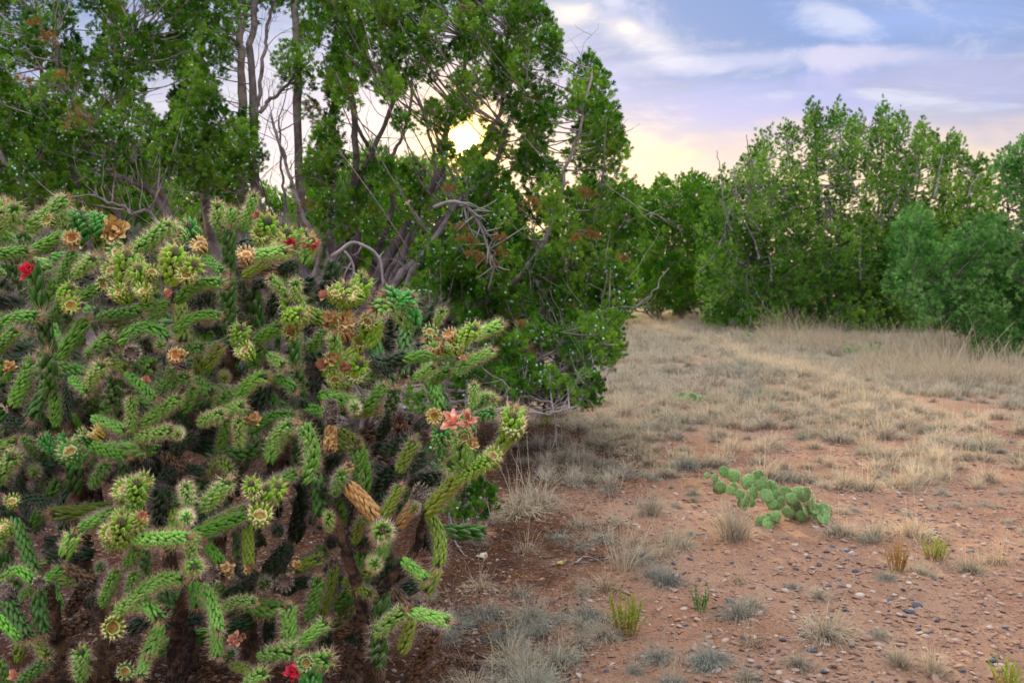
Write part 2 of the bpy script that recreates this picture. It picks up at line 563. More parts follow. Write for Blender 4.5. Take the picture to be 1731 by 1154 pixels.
gx = axis(-3.2, 5.2, .026, 2500)
gy = axis(3.0, 9.5, .026, 2500)
X, Y = np.meshgrid(gx, gy)
Z = gz(X, Y)
me = bpy.data.meshes.new('ground')
nx, ny = len(gx), len(gy)
me.vertices.add(nx * ny)
me.vertices.foreach_set('co', np.stack([X, Y, Z], -1).astype(np.float32).ravel())
ii = (np.arange(ny - 1)[:, None] * nx + np.arange(nx - 1)[None, :]).ravel()
quads = np.stack([ii, ii + 1, ii + nx + 1, ii + nx], 1).astype(np.int32)
me.loops.add(quads.size)
me.loops.foreach_set('vertex_index', quads.ravel())
me.polygons.add(len(quads))
me.polygons.foreach_set('loop_start', np.arange(len(quads), dtype=np.int32) * 4)
me.polygons.foreach_set('use_smooth', np.ones(len(quads), bool))
me.update(calc_edges=True)
m, T = newmat('soil')
pos = T.n('ShaderNodeNewGeometry').outputs['Position']
sp = T.n('ShaderNodeSeparateXYZ', {0: pos})
n1 = T.noise(pos, .9, 4, .6)
n2 = T.noise(pos, 9, 5, .65)
n3 = T.noise(pos, 60, 4, .7)
c = T.mix(T.smooth(n1, .35, .65), (.36, .185, .115), (.46, .275, .185))
c = T.mix(T.m('MULTIPLY', T.smooth(n2, .47, .68), .6), c, (.24, .125, .085))
c = T.mix(T.m('MULTIPLY', T.smooth(n3, .50, .66), .75), c, (.50, .33, .23))
c = T.mix(T.m('MULTIPLY', T.smooth(T.noise(pos, 38, 5, .75), .56, .70), .7), c, (.13, .065, .045))  # dark flecks put the shade of crevices into the soil colour
vor = T.n('ShaderNodeTexVoronoi', {'Vector': pos, 'Scale': 85.0}, feature='F1')
c = T.mix(T.m('MULTIPLY', T.smooth(vor.outputs['Distance'], .30, .12), T.smooth(T.n('ShaderNodeSeparateColor', {0: vor.outputs['Color']}).outputs[0], .70, .82)), c, (.09, .075, .085))
# leaf litter under the junipers
def patch(T, sp, cx, cy, rx, ry):
    a = T.m('POWER', T.m('ABSOLUTE', T.m('DIVIDE', T.m('SUBTRACT', sp.outputs[0], cx), rx)), 2.0)
    b = T.m('POWER', T.m('ABSOLUTE', T.m('DIVIDE', T.m('SUBTRACT', sp.outputs[1], cy), ry)), 2.0)
    return T.m('SQRT', T.m('ADD', a, b))
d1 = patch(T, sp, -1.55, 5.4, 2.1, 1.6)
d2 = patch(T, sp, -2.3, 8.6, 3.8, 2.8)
d3 = patch(T, sp, -1.5, 4.0, 1.75, 1.0)  # dark ground carried on beneath the cholla
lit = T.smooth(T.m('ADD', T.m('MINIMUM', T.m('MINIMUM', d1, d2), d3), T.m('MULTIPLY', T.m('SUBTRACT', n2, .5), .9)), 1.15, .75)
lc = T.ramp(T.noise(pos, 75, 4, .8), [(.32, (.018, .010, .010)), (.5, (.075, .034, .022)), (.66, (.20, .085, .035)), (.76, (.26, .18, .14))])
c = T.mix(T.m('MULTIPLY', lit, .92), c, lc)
# dead grass thatch further out
th = T.m('MULTIPLY', T.smooth(T.m('ADD', sp.outputs[1], T.m('MULTIPLY', n1, 6.0)), 11.0, 18.0), T.smooth(n2, .35, .6))
c = T.mix(T.m('MULTIPLY', th, .35), c, (.36, .26, .18))
hb = T.m('ADD', T.m('MULTIPLY', n2, 1.0), T.m('ADD', T.m('MULTIPLY', n3, .7), T.m('MULTIPLY', T.noise(pos, 170, 3, .7), .3)))
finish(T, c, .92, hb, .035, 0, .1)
me.materials.append(m)
obj('ground', me, kind='structure')


# ------------------------------------------------------------------ grass blades
def tuft_mesh(name, mat, blades, h, spread, w, curl, seg=4, culms=0, ch=0, lean=.5):
    mb = MB()
    r_ = np.random.default_rng(abs(hash(name)) % 1000 if False else sum(map(ord, name)))
    for i in range(blades + culms):
        cul = i >= blades
        a = r_.uniform(0, 2 * PI)
        rr = abs(r_.normal(0, .45)) * spread
        base = np.array([math.cos(a) * rr, math.sin(a) * rr, -.01])
        a2 = a + r_.normal(0, .8)
        tilt = min(1.35, (rr / spread) * lean + abs(r_.normal(0, .35)))
        L = h * r_.uniform(.55, 1.25)
        ww = w
        if cul:
            tilt = abs(r_.normal(0, .22))
            L = ch * r_.uniform(.5, 1.15)
            ww = w * .85
        P = [base]
        dirn = np.array([math.cos(a2) * math.sin(tilt), math.sin(a2) * math.sin(tilt), math.cos(tilt)])
        crl = curl * r_.uniform(.2, 1.5) * (.25 if cul else 1)
        side = np.array([-math.sin(a2), math.cos(a2), 0])
        tw = r_.normal(0, .35)
        for s_ in range(seg):
            P.append(P[-1] + dirn * L / seg)
            hz = np.array([math.cos(a2), math.sin(a2), 0])
            dirn = dirn + (hz * .6 - np.array([0, 0, 1.0])) * crl / seg + side * tw / seg
            dirn /= np.linalg.norm(dirn)
        P = np.array(P)
        P[1:, 2] = np.maximum(P[1:, 2], .004)
        wid = ww * np.linspace(1, .25, seg + 1)
        ang_ = r_.uniform(0, PI)
        sv = np.array([math.cos(ang_), math.sin(ang_), .15])
        V = np.concatenate([P - sv * wid[:, None], P + sv * wid[:, None]])
        n = seg + 1
        F = [(k, k + 1, n + k + 1, n + k) for k in range(seg)]
        rb = 1.0 if cul else r_.uniform(0, 1)
        A = np.stack([np.tile(np.linspace(0, 1, n), 2) ** 1.2, np.full(2 * n, rb), np.zeros(2 * n)], 1)
        mb.add(V, F, 0, A)
    return mb.mesh(name, [mat], False)


TUFT = {
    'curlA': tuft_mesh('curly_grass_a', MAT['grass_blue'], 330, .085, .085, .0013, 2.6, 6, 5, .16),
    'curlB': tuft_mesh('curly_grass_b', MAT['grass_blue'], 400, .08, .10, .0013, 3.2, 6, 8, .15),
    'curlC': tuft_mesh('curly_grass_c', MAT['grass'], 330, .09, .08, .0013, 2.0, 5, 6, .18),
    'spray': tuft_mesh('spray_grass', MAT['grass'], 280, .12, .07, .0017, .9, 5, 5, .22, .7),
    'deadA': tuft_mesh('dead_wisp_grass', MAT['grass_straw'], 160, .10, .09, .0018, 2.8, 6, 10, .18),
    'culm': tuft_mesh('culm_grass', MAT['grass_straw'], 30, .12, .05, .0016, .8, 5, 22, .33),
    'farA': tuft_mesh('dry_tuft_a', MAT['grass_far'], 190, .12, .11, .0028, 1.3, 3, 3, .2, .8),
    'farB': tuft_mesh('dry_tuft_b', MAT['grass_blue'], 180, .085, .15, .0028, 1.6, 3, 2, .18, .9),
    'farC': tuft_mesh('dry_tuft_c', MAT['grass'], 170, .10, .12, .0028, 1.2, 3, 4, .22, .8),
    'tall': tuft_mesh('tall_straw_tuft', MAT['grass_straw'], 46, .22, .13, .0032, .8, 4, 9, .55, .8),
}

# named foreground clumps: x, y (photo px of the foot), width px, kind, label
CL = 'grass clumps on the bare foreground soil'
clumps = [
    (1241, 925, 85, 'spray', 'round greenish-tan grass clump just in front of the prickly pear'),
    (1354, 885, 60, 'spray', 'loose grass clump growing among the prickly pear pads'),
    (1395, 1085, 105, 'curlC', 'wide curly grass clump beside the round pinkish stone'),
    (1351, 1128, 60, 'curlC', 'small curly clump below the wide one near the round pinkish stone'),
    (1248, 1052, 80, 'curlA', 'low grey-green clump just uphill of the bare pebbly ground'),
    (1200, 1120, 85, 'curlB', 'blue-grey clump between the rusty-based yellow weed and the frame bottom'),
    (1111, 1108, 70, 'curlA', 'blue-grey clump directly downhill of the rusty-based yellow weed'),
    (995, 1048, 85, 'curlB', 'dense blue-grey curly clump touching the rusty-based yellow weed'),
    (896, 1058, 85, 'curlA', 'blue-grey clump with reddish stalks on the dark leaf litter'),
    (824, 1050, 85, 'curlB', 'blue-grey clump at the dark litter closest to the big cholla'),
    (940, 1115, 110, 'curlB', 'largest blue-green curly clump at the lower edge of the litter'),
    (893, 1150, 110, 'curlA', 'wide pale clump cut by the bottom of the frame'),
    (800, 1158, 100, 'curlC', 'tan clump beside the black dead cholla branch'),
    (1053, 975, 80, 'culm', 'clump with tall upright straw stalks above the yellow weed'),
    (1080, 960, 90, 'curlB', 'grey clump behind the tall upright straw stalks'),
    (1128, 995, 80, 'curlA', 'rounded blue-grey clump downhill of the tall straw stalks'),
    (1152, 940, 60, 'curlC', 'flat tan-grey clump midway to the prickly pear'),
    (1019, 925, 65, 'curlA', 'upright grey clump at the top edge of the dark litter'),
    (981, 900, 50, 'curlC', 'small greenish clump on the border of litter and red soil'),
    (985, 940, 45, 'curlB', 'tiny grey clump alone on the dark litter'),
    (1043, 895, 50, 'curlC', 'small round clump on red soil above the grey upright one'),
    (1099, 878, 55, 'spray', 'green-tinged clump on open red soil uphill of the straw stalks'),
    (889, 945, 60, 'deadA', 'sparse wispy clump with a leaning straw stalk on the litter'),
    (875, 885, 90, 'deadA', 'pale looping dead grass clump beside the juniper tip touching the soil'),
    (912, 870, 95, 'curlC', 'grey-tan clump behind the looping dead grass'),
    (1073, 1130, 50, 'curlA', 'very small blue-grey clump near the tan stone'),
    (1139, 1155, 80, 'curlA', 'blue-grey clump cropped by the frame below the yellow weed'),
    (1262, 1148, 55, 'curlC', 'small tan clump cropped by the frame near black pebbles'),
    (1521, 1128, 50, 'spray', 'low green-tan clump beside the shiny black stone'),
    (1580, 1140, 60, 'spray', 'low green-tan clump cropped at the frame near the shiny black stone'),
    (1555, 985, 60, 'curlA', 'grey-green clump next to the brownish-yellow weed'),
    (1641, 968, 75, 'curlC', 'tan clump beyond the bright yellow weed'),
    (1419, 920, 65, 'farC', 'first tan clump of the row downhill of the prickly pear'),
    (1473, 920, 65, 'farC', 'second tan clump of the row, between prickly pear and yellow weed'),
    (1548, 915, 75, 'farC', 'last tan clump of the row, just uphill of the bright yellow weed'),
    (1020, 802, 42, 'farC', 'dark little clump alone on the upper red soil'),
    (1027, 830, 52, 'farC', 'flattened clump just below the dark little one on red soil'),
    (1120, 806, 40, 'farC', 'one of two touching small clumps on red soil, the greener'),
    (1139, 808, 40, 'farC', 'one of two touching small clumps on red soil, the greyer'),
    (924, 795, 42, 'farC', 'small tan clump on red soil beside the cholla arm with cup fruit'),
    (962, 770, 40, 'farB', 'small tan clump on red soil below the drooping juniper twigs'),
    (810, 1005, 60, 'deadA', 'faint curled dead grass against the dark litter by the cholla'),
]
for (px, py, w_, kd, lab) in clumps:
    p = gnd(px, py)
    d = p.y
    width = w_ / FPX * d * 1.5
    tm = TUFT[kd]
    sc = width / {'curlA': .24, 'curlB': .27, 'curlC': .24, 'spray': .26, 'deadA': .26, 'culm': .22, 'farC': .30, 'farB': .33}[kd] * .97
    o = obj('grass_clump', tm, label=lab, category='grass clump', group=CL)
    o.location = (p.x, p.y, float(gz(p.x, p.y)))
    o.rotation_euler = (0, 0, rng.uniform(0, 6.28))
    o.scale = (sc, sc, sc * (1.35 if kd != 'culm' else 1.0))


def occupied(x, y):
    for (px, py, w_, kd, lab) in clumps:
        p = gnd(px, py)
        if (x - p.x) ** 2 + (y - p.y) ** 2 < (w_ / FPX * p.y * .5) ** 2:
            return True
    return False


# dry grass field (uncountable)
L_, R_, S_, I_ = [], [], [], []
protos = [TUFT[k] for k in ('farA', 'farB', 'farC', 'curlA', 'curlC', 'tall', 'curlB')]
tries = 0
N = 42000
cy_ = 3.7 + (46 - 3.7) * rng.uniform(0, 1, N) ** .62
cx_ = rng.uniform(-1, 1, N) * (cy_ * .60 + 1.2)
n_a = vnoise(cx_ * .8, cy_ * .8, 21) * .6 + vnoise(cx_ * 2.3, cy_ * 2.3, 22) * .4
uu = rng.uniform(0, 1, N)
for x, y, na, q in zip(cx_, cy_, n_a, uu):
    px = 865.5 + FPX * x / y
    py = 470 + FPX * CAM_H / y
    # how full the cover is: bare near the camera and under the junipers, closed further out
    dens = np.clip((y - 5.7) / 2.2, 0, 1) * .95
    if px > 1250:
        dens = max(dens, np.clip((y - 5.0) / 1.9, 0, 1) * .95 * np.clip((px - 1200) / 350, 0, 1))
    if y < 6.5:
        dens = max(dens, .03)
    if px < 960 and y > 5.5 and y < 12:
        dens *= .15 + .5 * max(0, (px - 840) / 120)
    if px < 840 and y < 12:
        dens = .05
    dens *= .40 + .85 * na
    if na < .42:
        dens *= .35
    if q > dens * 1.1:
        continue
    if y < 7 and occupied(x, y):
        continue
    if (x - 1.62) ** 2 + (y - 6.3) ** 2 < .45 ** 2:
        continue
    L_.append((x, y, 0))
    R_.append((rng.normal(0, .08), rng.normal(0, .08), rng.uniform(0, 6.28)))
    sc = rng.uniform(.55, 1.25) * (1.0 if y < 9 else 1.05 + .03 * (y - 9))
    if y < 7:
        I_.append(int(rng.choice([3, 4, 6])))
        sc = rng.uniform(.35, .8)
    else:
        I_.append(int(rng.choice([0, 1, 2, 2, 0])))
    S_.append((sc, sc, sc * rng.uniform(.9, 1.5)))
L_ = np.array(L_)
L_[:, 2] = gz(L_[:, 0], L_[:, 1])
scatter('grass', protos, L_, R_, S_, I_, kind='stuff', label='dry tan and grey grass tufts covering the open ground')
# smaller curly grass between the named clumps
L_, R_, S_, I_ = [], [], [], []
for i in range(900):
    px, py = rng.uniform(740, 1760), rng.uniform(860, 1180)
    w1 = math.exp(-((px - 900) / 110) ** 2 - ((py - 1110) / 60) ** 2) + math.exp(-((px - 1080) / 60) ** 2 - ((py - 960) / 40) ** 2) \
        + .8 * math.exp(-((px - 1190) / 80) ** 2 - ((py - 1120) / 30) ** 2) + .6 * math.exp(-((px - 890) / 60) ** 2 - ((py - 870) / 25) ** 2) + .05
    if rng.uniform() > w1 * .42:
        continue
    p = gnd(px, py)
    L_.append((p.x, p.y, float(gz(p.x, p.y))))
    R_.append((rng.normal(0, .15), rng.normal(0, .15), rng.uniform(0, 6.28)))
    s_ = rng.uniform(.5, 1.1)
    S_.append((s_, s_, s_ * 1.3))
    I_.append(int(rng.choice([0, 1, 2, 3])))
scatter('grass', [TUFT['curlA'], TUFT['curlB'], TUFT['curlC'], TUFT['deadA']], L_, R_, S_, I_, kind='stuff', label='low curly grey-green grass filling in between the larger clumps')
# tall straw grass at the foot of the far junipers
L_, R_, S_, I_ = [], [], [], []
for i in range(560):
    px = rng.choice([rng.uniform(1290, 1420), rng.uniform(1450, 1760), rng.uniform(1560, 1760), rng.uniform(1060, 1300)], p=[.3, .4, .22, .08])
    py = rng.uniform(556, 592) if px < 1440 else rng.uniform(566, 650)
    if px < 1290:
        py = rng.uniform(535, 560)
    p = gnd(px, py)
    L_.append((p.x, p.y, float(gz(p.x, p.y))))
    R_.append((rng.normal(0, .12), rng.normal(0, .12), rng.uniform(0, 6.28)))
    s_ = rng.uniform(.45, 1.25) * (1.15 if px > 1290 else .7) * (.5 + vnoise(np.array(p.x * .9), np.array(p.y * .9), 77))
    S_.append((s_ * 1.3, s_ * 1.3, s_))
    I_.append(0)
scatter('tall_grass', [TUFT['tall']], L_, R_, S_, I_, kind='stuff', label='tall straw-coloured grass at the foot of the far junipers')


# ------------------------------------------------------------------ stones, twigs, litter
def stone_mesh(name, mat, seed, flat=.5, ang_=.25):
    import bmesh
    bm = bmesh.new()
    bmesh.ops.create_icosphere(bm, subdivisions=2, radius=1)
    r_ = np.random.default_rng(seed)
    pl = r_.normal(0, 1, (7, 3))
    pl /= np.linalg.norm(pl, axis=1)[:, None]
    hh = r_.uniform(.6, .95, 7)
    for vv in bm.verts:
        p = np.array(vv.co)
        for n_, h_ in zip(pl, hh):
            dd = np.dot(p, n_) - h_
            if dd > 0:
                p = p - n_ * dd * (.6 + ang_)
        p = p * (1 + r_.normal(0, .02))
        vv.co = (p[0], p[1] * .78, p[2] * flat)
    me = bpy.data.meshes.new(name)
    bm.to_mesh(me)
    bm.free()
    me.materials.append(mat)
    me.polygons.foreach_set('use_smooth', [ang_ < .2] * len(me.polygons))
    return me


ST = {'dark': [stone_mesh('stone_dark_%d' % i, MAT['stone_dark'], i, .4, .35) for i in range(3)],
      'pale': [stone_mesh('stone_pale_%d' % i, MAT['stone_pale'], 10 + i, .5, .15) for i in range(3)],
      'pink': [stone_mesh('stone_pink_%d' % i, MAT['stone_pink'], 20 + i, .6, .1) for i in range(3)],
      'clod': [stone_mesh('clod_%d' % i, MAT['clod'], 30 + i, .45, .35) for i in range(3)]}
stones = [
    (1465, 1087, 22, 'pink', 'round pinkish stone, largest of the pebbles on the red soil'),
    (1485, 1098, 17, 'pale', 'pale flat stone touching the round pinkish one'),
    (1548, 1030, 22, 'dark', 'dark slate-blue stone, upper of two close together on red soil'),
    (1538, 1042, 17, 'dark', 'narrow dark stone just below another dark slate-blue stone'),
    (1506, 1117, 18, 'dark', 'shiny black angular stone near the low green-tan clumps'),
    (1372, 1103, 18, 'dark', 'black angular stone at the foot of the wide curly clump'),
    (1384, 1110, 12, 'pale', 'small grey stone touching the black one by the curly clump'),
    (1550, 1071, 14, 'dark', 'dark chip of stone on open red soil below the slate pair'),
    (1564, 1083, 16, 'pale', 'pale grey-blue flat pebble right of the dark chip'),
    (1453, 1020, 16, 'pale', 'pale oval pebble on bare ground downhill of the brownish weed'),
    (1484, 1043, 10, 'pale', 'small white pebble on the pebbly slope'),
    (1328, 1013, 16, 'pale', 'flat greyish pebble on the slope above the wide curly clump'),
    (1416, 1113, 9, 'dark', 'small blue-black pebble downhill of the curly clump'),
    (1675, 1125, 20, 'dark', 'black flat stone near the lower corner of the frame'),
    (1692, 1130, 14, 'pale', 'pale stone touching the black flat stone near the corner'),
    (1626, 1137, 13, 'dark', 'dark pebble beside the cropped green-tan clump'),
    (1504, 1082, 14, 'pink', 'reddish pebble uphill of the shiny black stone'),
    (1397, 955, 11, 'dark', 'dark pebble on the slope below the prickly pear'),
    (1433, 952, 13, 'dark', 'dark thin stone on the slope, uphill end of the pebbles'),
    (1445, 985, 13, 'dark', 'dark stone in the middle of the pebbly slope'),
    (1417, 997, 10, 'dark', 'black pebble, one of a close pair on the slope, the higher'),
    (1400, 1004, 11, 'dark', 'black pebble, one of a close pair on the slope, the lower'),
    (1343, 941, 12, 'pale', 'whitish pebble just below the lowest prickly pear pads'),
    (1036, 1115, 15, 'pale', 'tan stone on red soil below the yellow weed'),
    (951, 818, 12, 'dark', 'blue-black pebble on the upper red soil'),
    (990, 822, 12, 'dark', 'dark pebble on the upper red soil beside the flattened clump'),
    (1076, 800, 11, 'dark', 'dark pebble up the slope between small clumps'),
    (1089, 804, 15, 'dark', 'dark lumpy stone up the slope beside the pair of small clumps'),
    (1323, 1090, 13, 'dark', 'grey-blue pebble uphill of a small tan clump'),
    (1180, 1120, 12, 'dark', 'dark pebble among the blue-grey clumps'),
]
for i, (px, py, w_, kd, lab) in enumerate(stones):
    p = gnd(px, py)
    o = obj('stone', ST[kd][i % 3], label=lab, category='stone', group='larger stones on the red soil')
    s_ = w_ / FPX * p.y * .56
    o.location = (p.x, p.y, float(gz(p.x, p.y)) + s_ * .12)
    o.rotation_euler = (rng.normal(0, .15), rng.normal(0, .15), rng.uniform(-.5, .5))
    o.scale = (s_, s_, s_)

N = 36000
yy = 3.55 + 7 * rng.uniform(0, 1, N) ** 1.3
xx = rng.uniform(-.58, .60, N) * yy
keep = (vnoise(xx * 1.6, yy * 1.6, 41) + .25 * (xx > .8) > rng.uniform(.15, .95, N))
xx, yy = xx[keep], yy[keep]
n = len(xx)
s_ = (.0035 + .012 * rng.uniform(0, 1, n) ** 3.0) * (1 + .3 * (xx > .7))
sc = np.stack([s_ * rng.uniform(.8, 1.5, n), s_, s_ * rng.uniform(.6, 1.1, n)], 1)
scatter('pebbles', ST['dark'] + ST['pale'] + ST['pink'] + ST['clod'], np.stack([xx, yy, gz(xx, yy) + s_ * .2], 1),
        np.stack([rng.normal(0, .2, n), rng.normal(0, .2, n), rng.uniform(0, 6.28, n)], 1), sc,
        rng.choice([0, 1, 2] + [3, 4, 5, 6, 7, 8] * 2 + [9, 10, 11] * 12, n), kind='stuff', label='small dark, pale and reddish pebbles strewn over the red soil')

# flakes of litter and little twigs under the juniper
mbs = []
for i in range(4):
    mb = MB()
    r_ = np.random.default_rng(60 + i)
    for k in range(14):
        p = r_.normal(0, .025, 3)
        p[2] = abs(p[2]) * .25
        a = r_.uniform(0, PI)
        q = p + np.array([math.cos(a), math.sin(a), r_.normal(0, .25)]) * r_.uniform(.006, .02)
        cone3(mb, p, q, r_.uniform(.0008, .0022))
    mbs.append(mb.mesh('litter_%d' % i, [mat_two('litter_%d' % i, *[((.05, .03, .025), (.12, .06, .035)), ((.30, .12, .04), (.38, .18, .07)),
                                                                    ((.20, .14, .12), (.34, .27, .24)), ((.10, .05, .03), (.22, .10, .05))][i], 20, .9)]))
N = 14000
xx = rng.uniform(-3.6, 1.0, N)
yy = rng.uniform(3.6, 10.5, N)
dd = np.minimum(np.hypot((xx + 1.55) / 2.1, (yy - 5.4) / 1.6), np.hypot((xx + 2.3) / 3.8, (yy - 8.6) / 2.8))
dd = np.minimum(dd, np.hypot((xx + 1.5) / 1.75, (yy - 4.0) / 1.0))
keep = dd + rng.normal(0, .12, N) < 1.0
xx, yy = xx[keep], yy[keep]
n = len(xx)
scatter('leaf_litter', mbs, np.stack([xx, yy, gz(xx, yy) + .002], 1),
        np.stack([rng.normal(0, .2, n), rng.normal(0, .2, n), rng.uniform(0, 6.28, n)], 1),
        np.repeat(rng.uniform(1.0, 2.2, n)[:, None], 3, 1), rng.choice([0, 0, 1, 2, 3, 3], n), kind='stuff',
        label='dark reddish leaf and twig litter under the juniper')


def polyline_obj(name, pts, r0, r1, mat, lab, cat, n=14, extra=()):
    mb = MB()
    P = catmull(pts, n)
    tube(mb, P, np.linspace(r0, r1, n), 6)
    for e in extra:
        Q = catmull(e, 8)
        tube(mb, Q, np.linspace(r1 * 1.1, r1 * .4, 8), 5)
    return obj(name, mb.mesh(name, [mat]), label=lab, category=cat)


def gp(x, y, h=.01):
    p = gnd(x, y)
    return (p.x, p.y, float(gz(p.x, p.y)) + h)


polyline_obj('twig', [gp(973, 969, .008), gp(990, 963, .03), gp(1012, 961, .008)], .007, .004, MAT['twig_grey'],
             'short pale grey twig lying on the dark litter', 'twig')
polyline_obj('fallen_branch', [gp(742, 872, .16), gp(760, 915, .1), gp(768, 935, .04), gp(785, 952, .012)], .009, .004, MAT['twig_grey'],
             'forked bare grey branch lying on the litter beside the cholla', 'branch',
             extra=([gp(768, 935, .04), gp(778, 912, .05), gp(790, 903, .02)], [gp(745, 868, .16), gp(790, 875, .06), gp(815, 892, .012)]))
polyline_obj('twig', [gp(1178, 918, .01), gp(1193, 922, .03), gp(1190, 932, .012)], .006, .003, MAT['twig_grey'],
             'small crooked pale twig on red soil near the round grass clump', 'twig')
for px, py, w_, mk, lab in ((815, 957, 20, 'leaf_pale', 'pale papery flake lying on the dark litter'),
                            (946, 969, 12, 'leaf_yellow', 'small yellow leaf lying on the dark litter')):
    mb = MB()
    s_ = w_ / FPX * gnd(px, py).y * .5
    th = np.linspace(0, 2 * PI, 11)[:-1]
    rr = s_ * np.array([1, .95, .7, .75, 1.05, 1.1, .9, .6, .8, .95])
    V = np.stack([np.cos(th) * rr, np.sin(th) * rr * .8, .35 * rr * np.sin(th * 2) + .012], 1)
    V = np.vstack([V, V + [0, 0, -.0015], [[0, 0, .014]], [[0, 0, .0125]]])
    F = [(i, (i + 1) % 10, 20) for i in range(10)] + [((i + 1) % 10 + 10, i + 10, 21) for i in range(10)] + \
        [(i + 10, (i + 1) % 10 + 10, (i + 1) % 10, i) for i in range(10)]
    mb.add(V, F)
    o = obj('dead_leaf', mb.mesh('dead_leaf', [MAT[mk]]), label=lab, category='leaf')
    o.location = gp(px, py, .004)
    o.rotation_euler = (.7, 0, .3)


# leafy weeds
def weed(px, py, hpx, wpx, lab, top='weed', base='weed_base', n=26, lean=.18):
    p = gnd(px, py)
    d = p.y
    h, w_ = hpx / FPX * d, wpx / FPX * d
    t = thing('weed', lab, 'weed', (p.x, p.y, float(gz(p.x, p.y))))
    m1, m2 = MB(), MB()
    for i in range(n):
        a = rng.uniform(0, 2 * PI)
        rr = math.sqrt(rng.uniform()) * w_ * .42
        foot = np.array([math.cos(a) * rr * .7, math.sin(a) * rr * .7, 0])
        L = h * rng.uniform(.45, 1.05)
        top_ = np.array([math.cos(a) * rr * 1.5, math.sin(a) * rr * 1.5, L])
        P = catmull([foot, foot * .6 + top_ * .4 + rng.normal(0, .004, 3), top_], 7)
        tube(m2, P[:5], np.linspace(.0018, .0012, 5), 4)
        tube(m1, P[3:], np.linspace(.0014, .0006, 4), 4)
        for k in range(30):
            f = rng.uniform(.32, 1.0)
            q = P[0] + (P[-1] - P[0]) * f
            j = min(5, int(f * 6))
            q = P[j] + (P[j + 1] - P[j]) * (f * 6 - j)
            dr = np.array([rng.normal(0, .8), rng.normal(0, .8), rng.uniform(.6, 1.6)])
            dr /= np.linalg.norm(dr)
            l_ = h * rng.uniform(.07, .13)
            sv = np.cross(dr, rng.normal(0, 1, 3))
            sv = sv / np.linalg.norm(sv) * .0016
            mbt = m1 if f > .42 else m2
            mbt.add([q - sv * .5, q + dr * l_ * .5 - sv, q + dr * l_, q + dr * l_ * .5 + sv, q + sv * .5], [(0, 1, 2, 3, 4)])
    obj('stems', m2.mesh('weed_stems', [MAT[base]], False), t)
    obj('leaves', m1.mesh('weed_leaves', [MAT[top]], False), t, kind='stuff')


weed(1060, 1072, 78, 55, 'lime-yellow weed with rusty base beside the dense blue-grey clump', n=34)
weed(1580, 955, 48, 42, 'bright yellow-green weed on the slope beyond the pebbles')
weed(1515, 985, 50, 38, 'brownish-yellow weed left of a grey-green clump on the slope', 'weed_base', 'weed_base')
weed(1184, 1042, 52, 28, 'small fresh green weed alone on the red soil', 'weed_green', 'weed_green', 10)
weed(1703, 1160, 48, 60, 'yellow-green weed cropped by the lower corner of the frame')
weed(925, 724, 18, 22, 'small yellowish weed beside the cholla arm with cup fruit')


# ------------------------------------------------------------------ prickly pear
def pad_mesh(name, seed):
    mb = MB()
    r_ = np.random.default_rng(seed)
    nu, nv = 18, 10
    V, F = [], []
    for j in range(nv + 1):
        ph = -PI / 2 + PI * j / nv
        for i in range(nu):
            th = 2 * PI * i / nu
            x, z, y = math.cos(ph) * math.cos(th), math.cos(ph) * math.sin(th), math.sin(ph)
            # x,z disc plane; y thin
            zz_ = z + 1
            wd = 1 - .25 * max(0, 1 - zz_) ** 1.5
            V.append((x * wd * .92, y * .15 + .02 * math.sin(3 * x), zz_))
    for j in range(nv):
        for i in range(nu):
            F.append((j * nu + i, j * nu + (i + 1) % nu, (j + 1) * nu + (i + 1) % nu, (j + 1) * nu + i))
    mb.add(V, F, 0)
    # areoles with short spines set in a grid on both faces and round the rim
    for gx_ in np.arange(-.8, .9, .27):
        for gz_ in np.arange(.15, 2, .27):
            xj, zj = gx_ + r_.normal(0, .03), gz_ + r_.normal(0, .03) + (.13 if int((gx_ + 9) / .27) % 2 else 0)
            q = xj ** 2 + (zj - 1) ** 2
            if q > .78:
                continue
            yb = .15 * math.sqrt(max(0, 1 - q)) + .01
            for sg in (-1, 1):
                c_ = np.array([xj, sg * yb, zj])
                ellips(mb, c_, np.array([0, 0, 1.0]), .075, np.array([0, sg, 0.0]), .06, .03, 1)
                for k in range(3):
                    dr = np.array([r_.normal(0, .5), sg, r_.normal(-.2, .5)])
                    cone3(mb, c_, c_ + dr / np.linalg.norm(dr) * r_.uniform(.15, .32), .013, 2)
    for i in range(16):
        a = -.4 * PI + i * 1.8 * PI / 16 + PI / 2 - .4 * PI
        c_ = np.array([math.cos(a) * .92, 0, 1 + math.sin(a)])
        for k in range(3):
            dr = c_ - np.array([0, 0, 1]) + r_.normal(0, .3, 3)
            cone3(mb, c_, c_ + dr / np.linalg.norm(dr) * r_.uniform(.15, .35), .014, 2)
    return mb.mesh(name, [MAT['pear'], MAT['areole_dark'], MAT['spine_tan']])


PADS = [pad_mesh('pad_%d' % i, i) for i in range(3)]


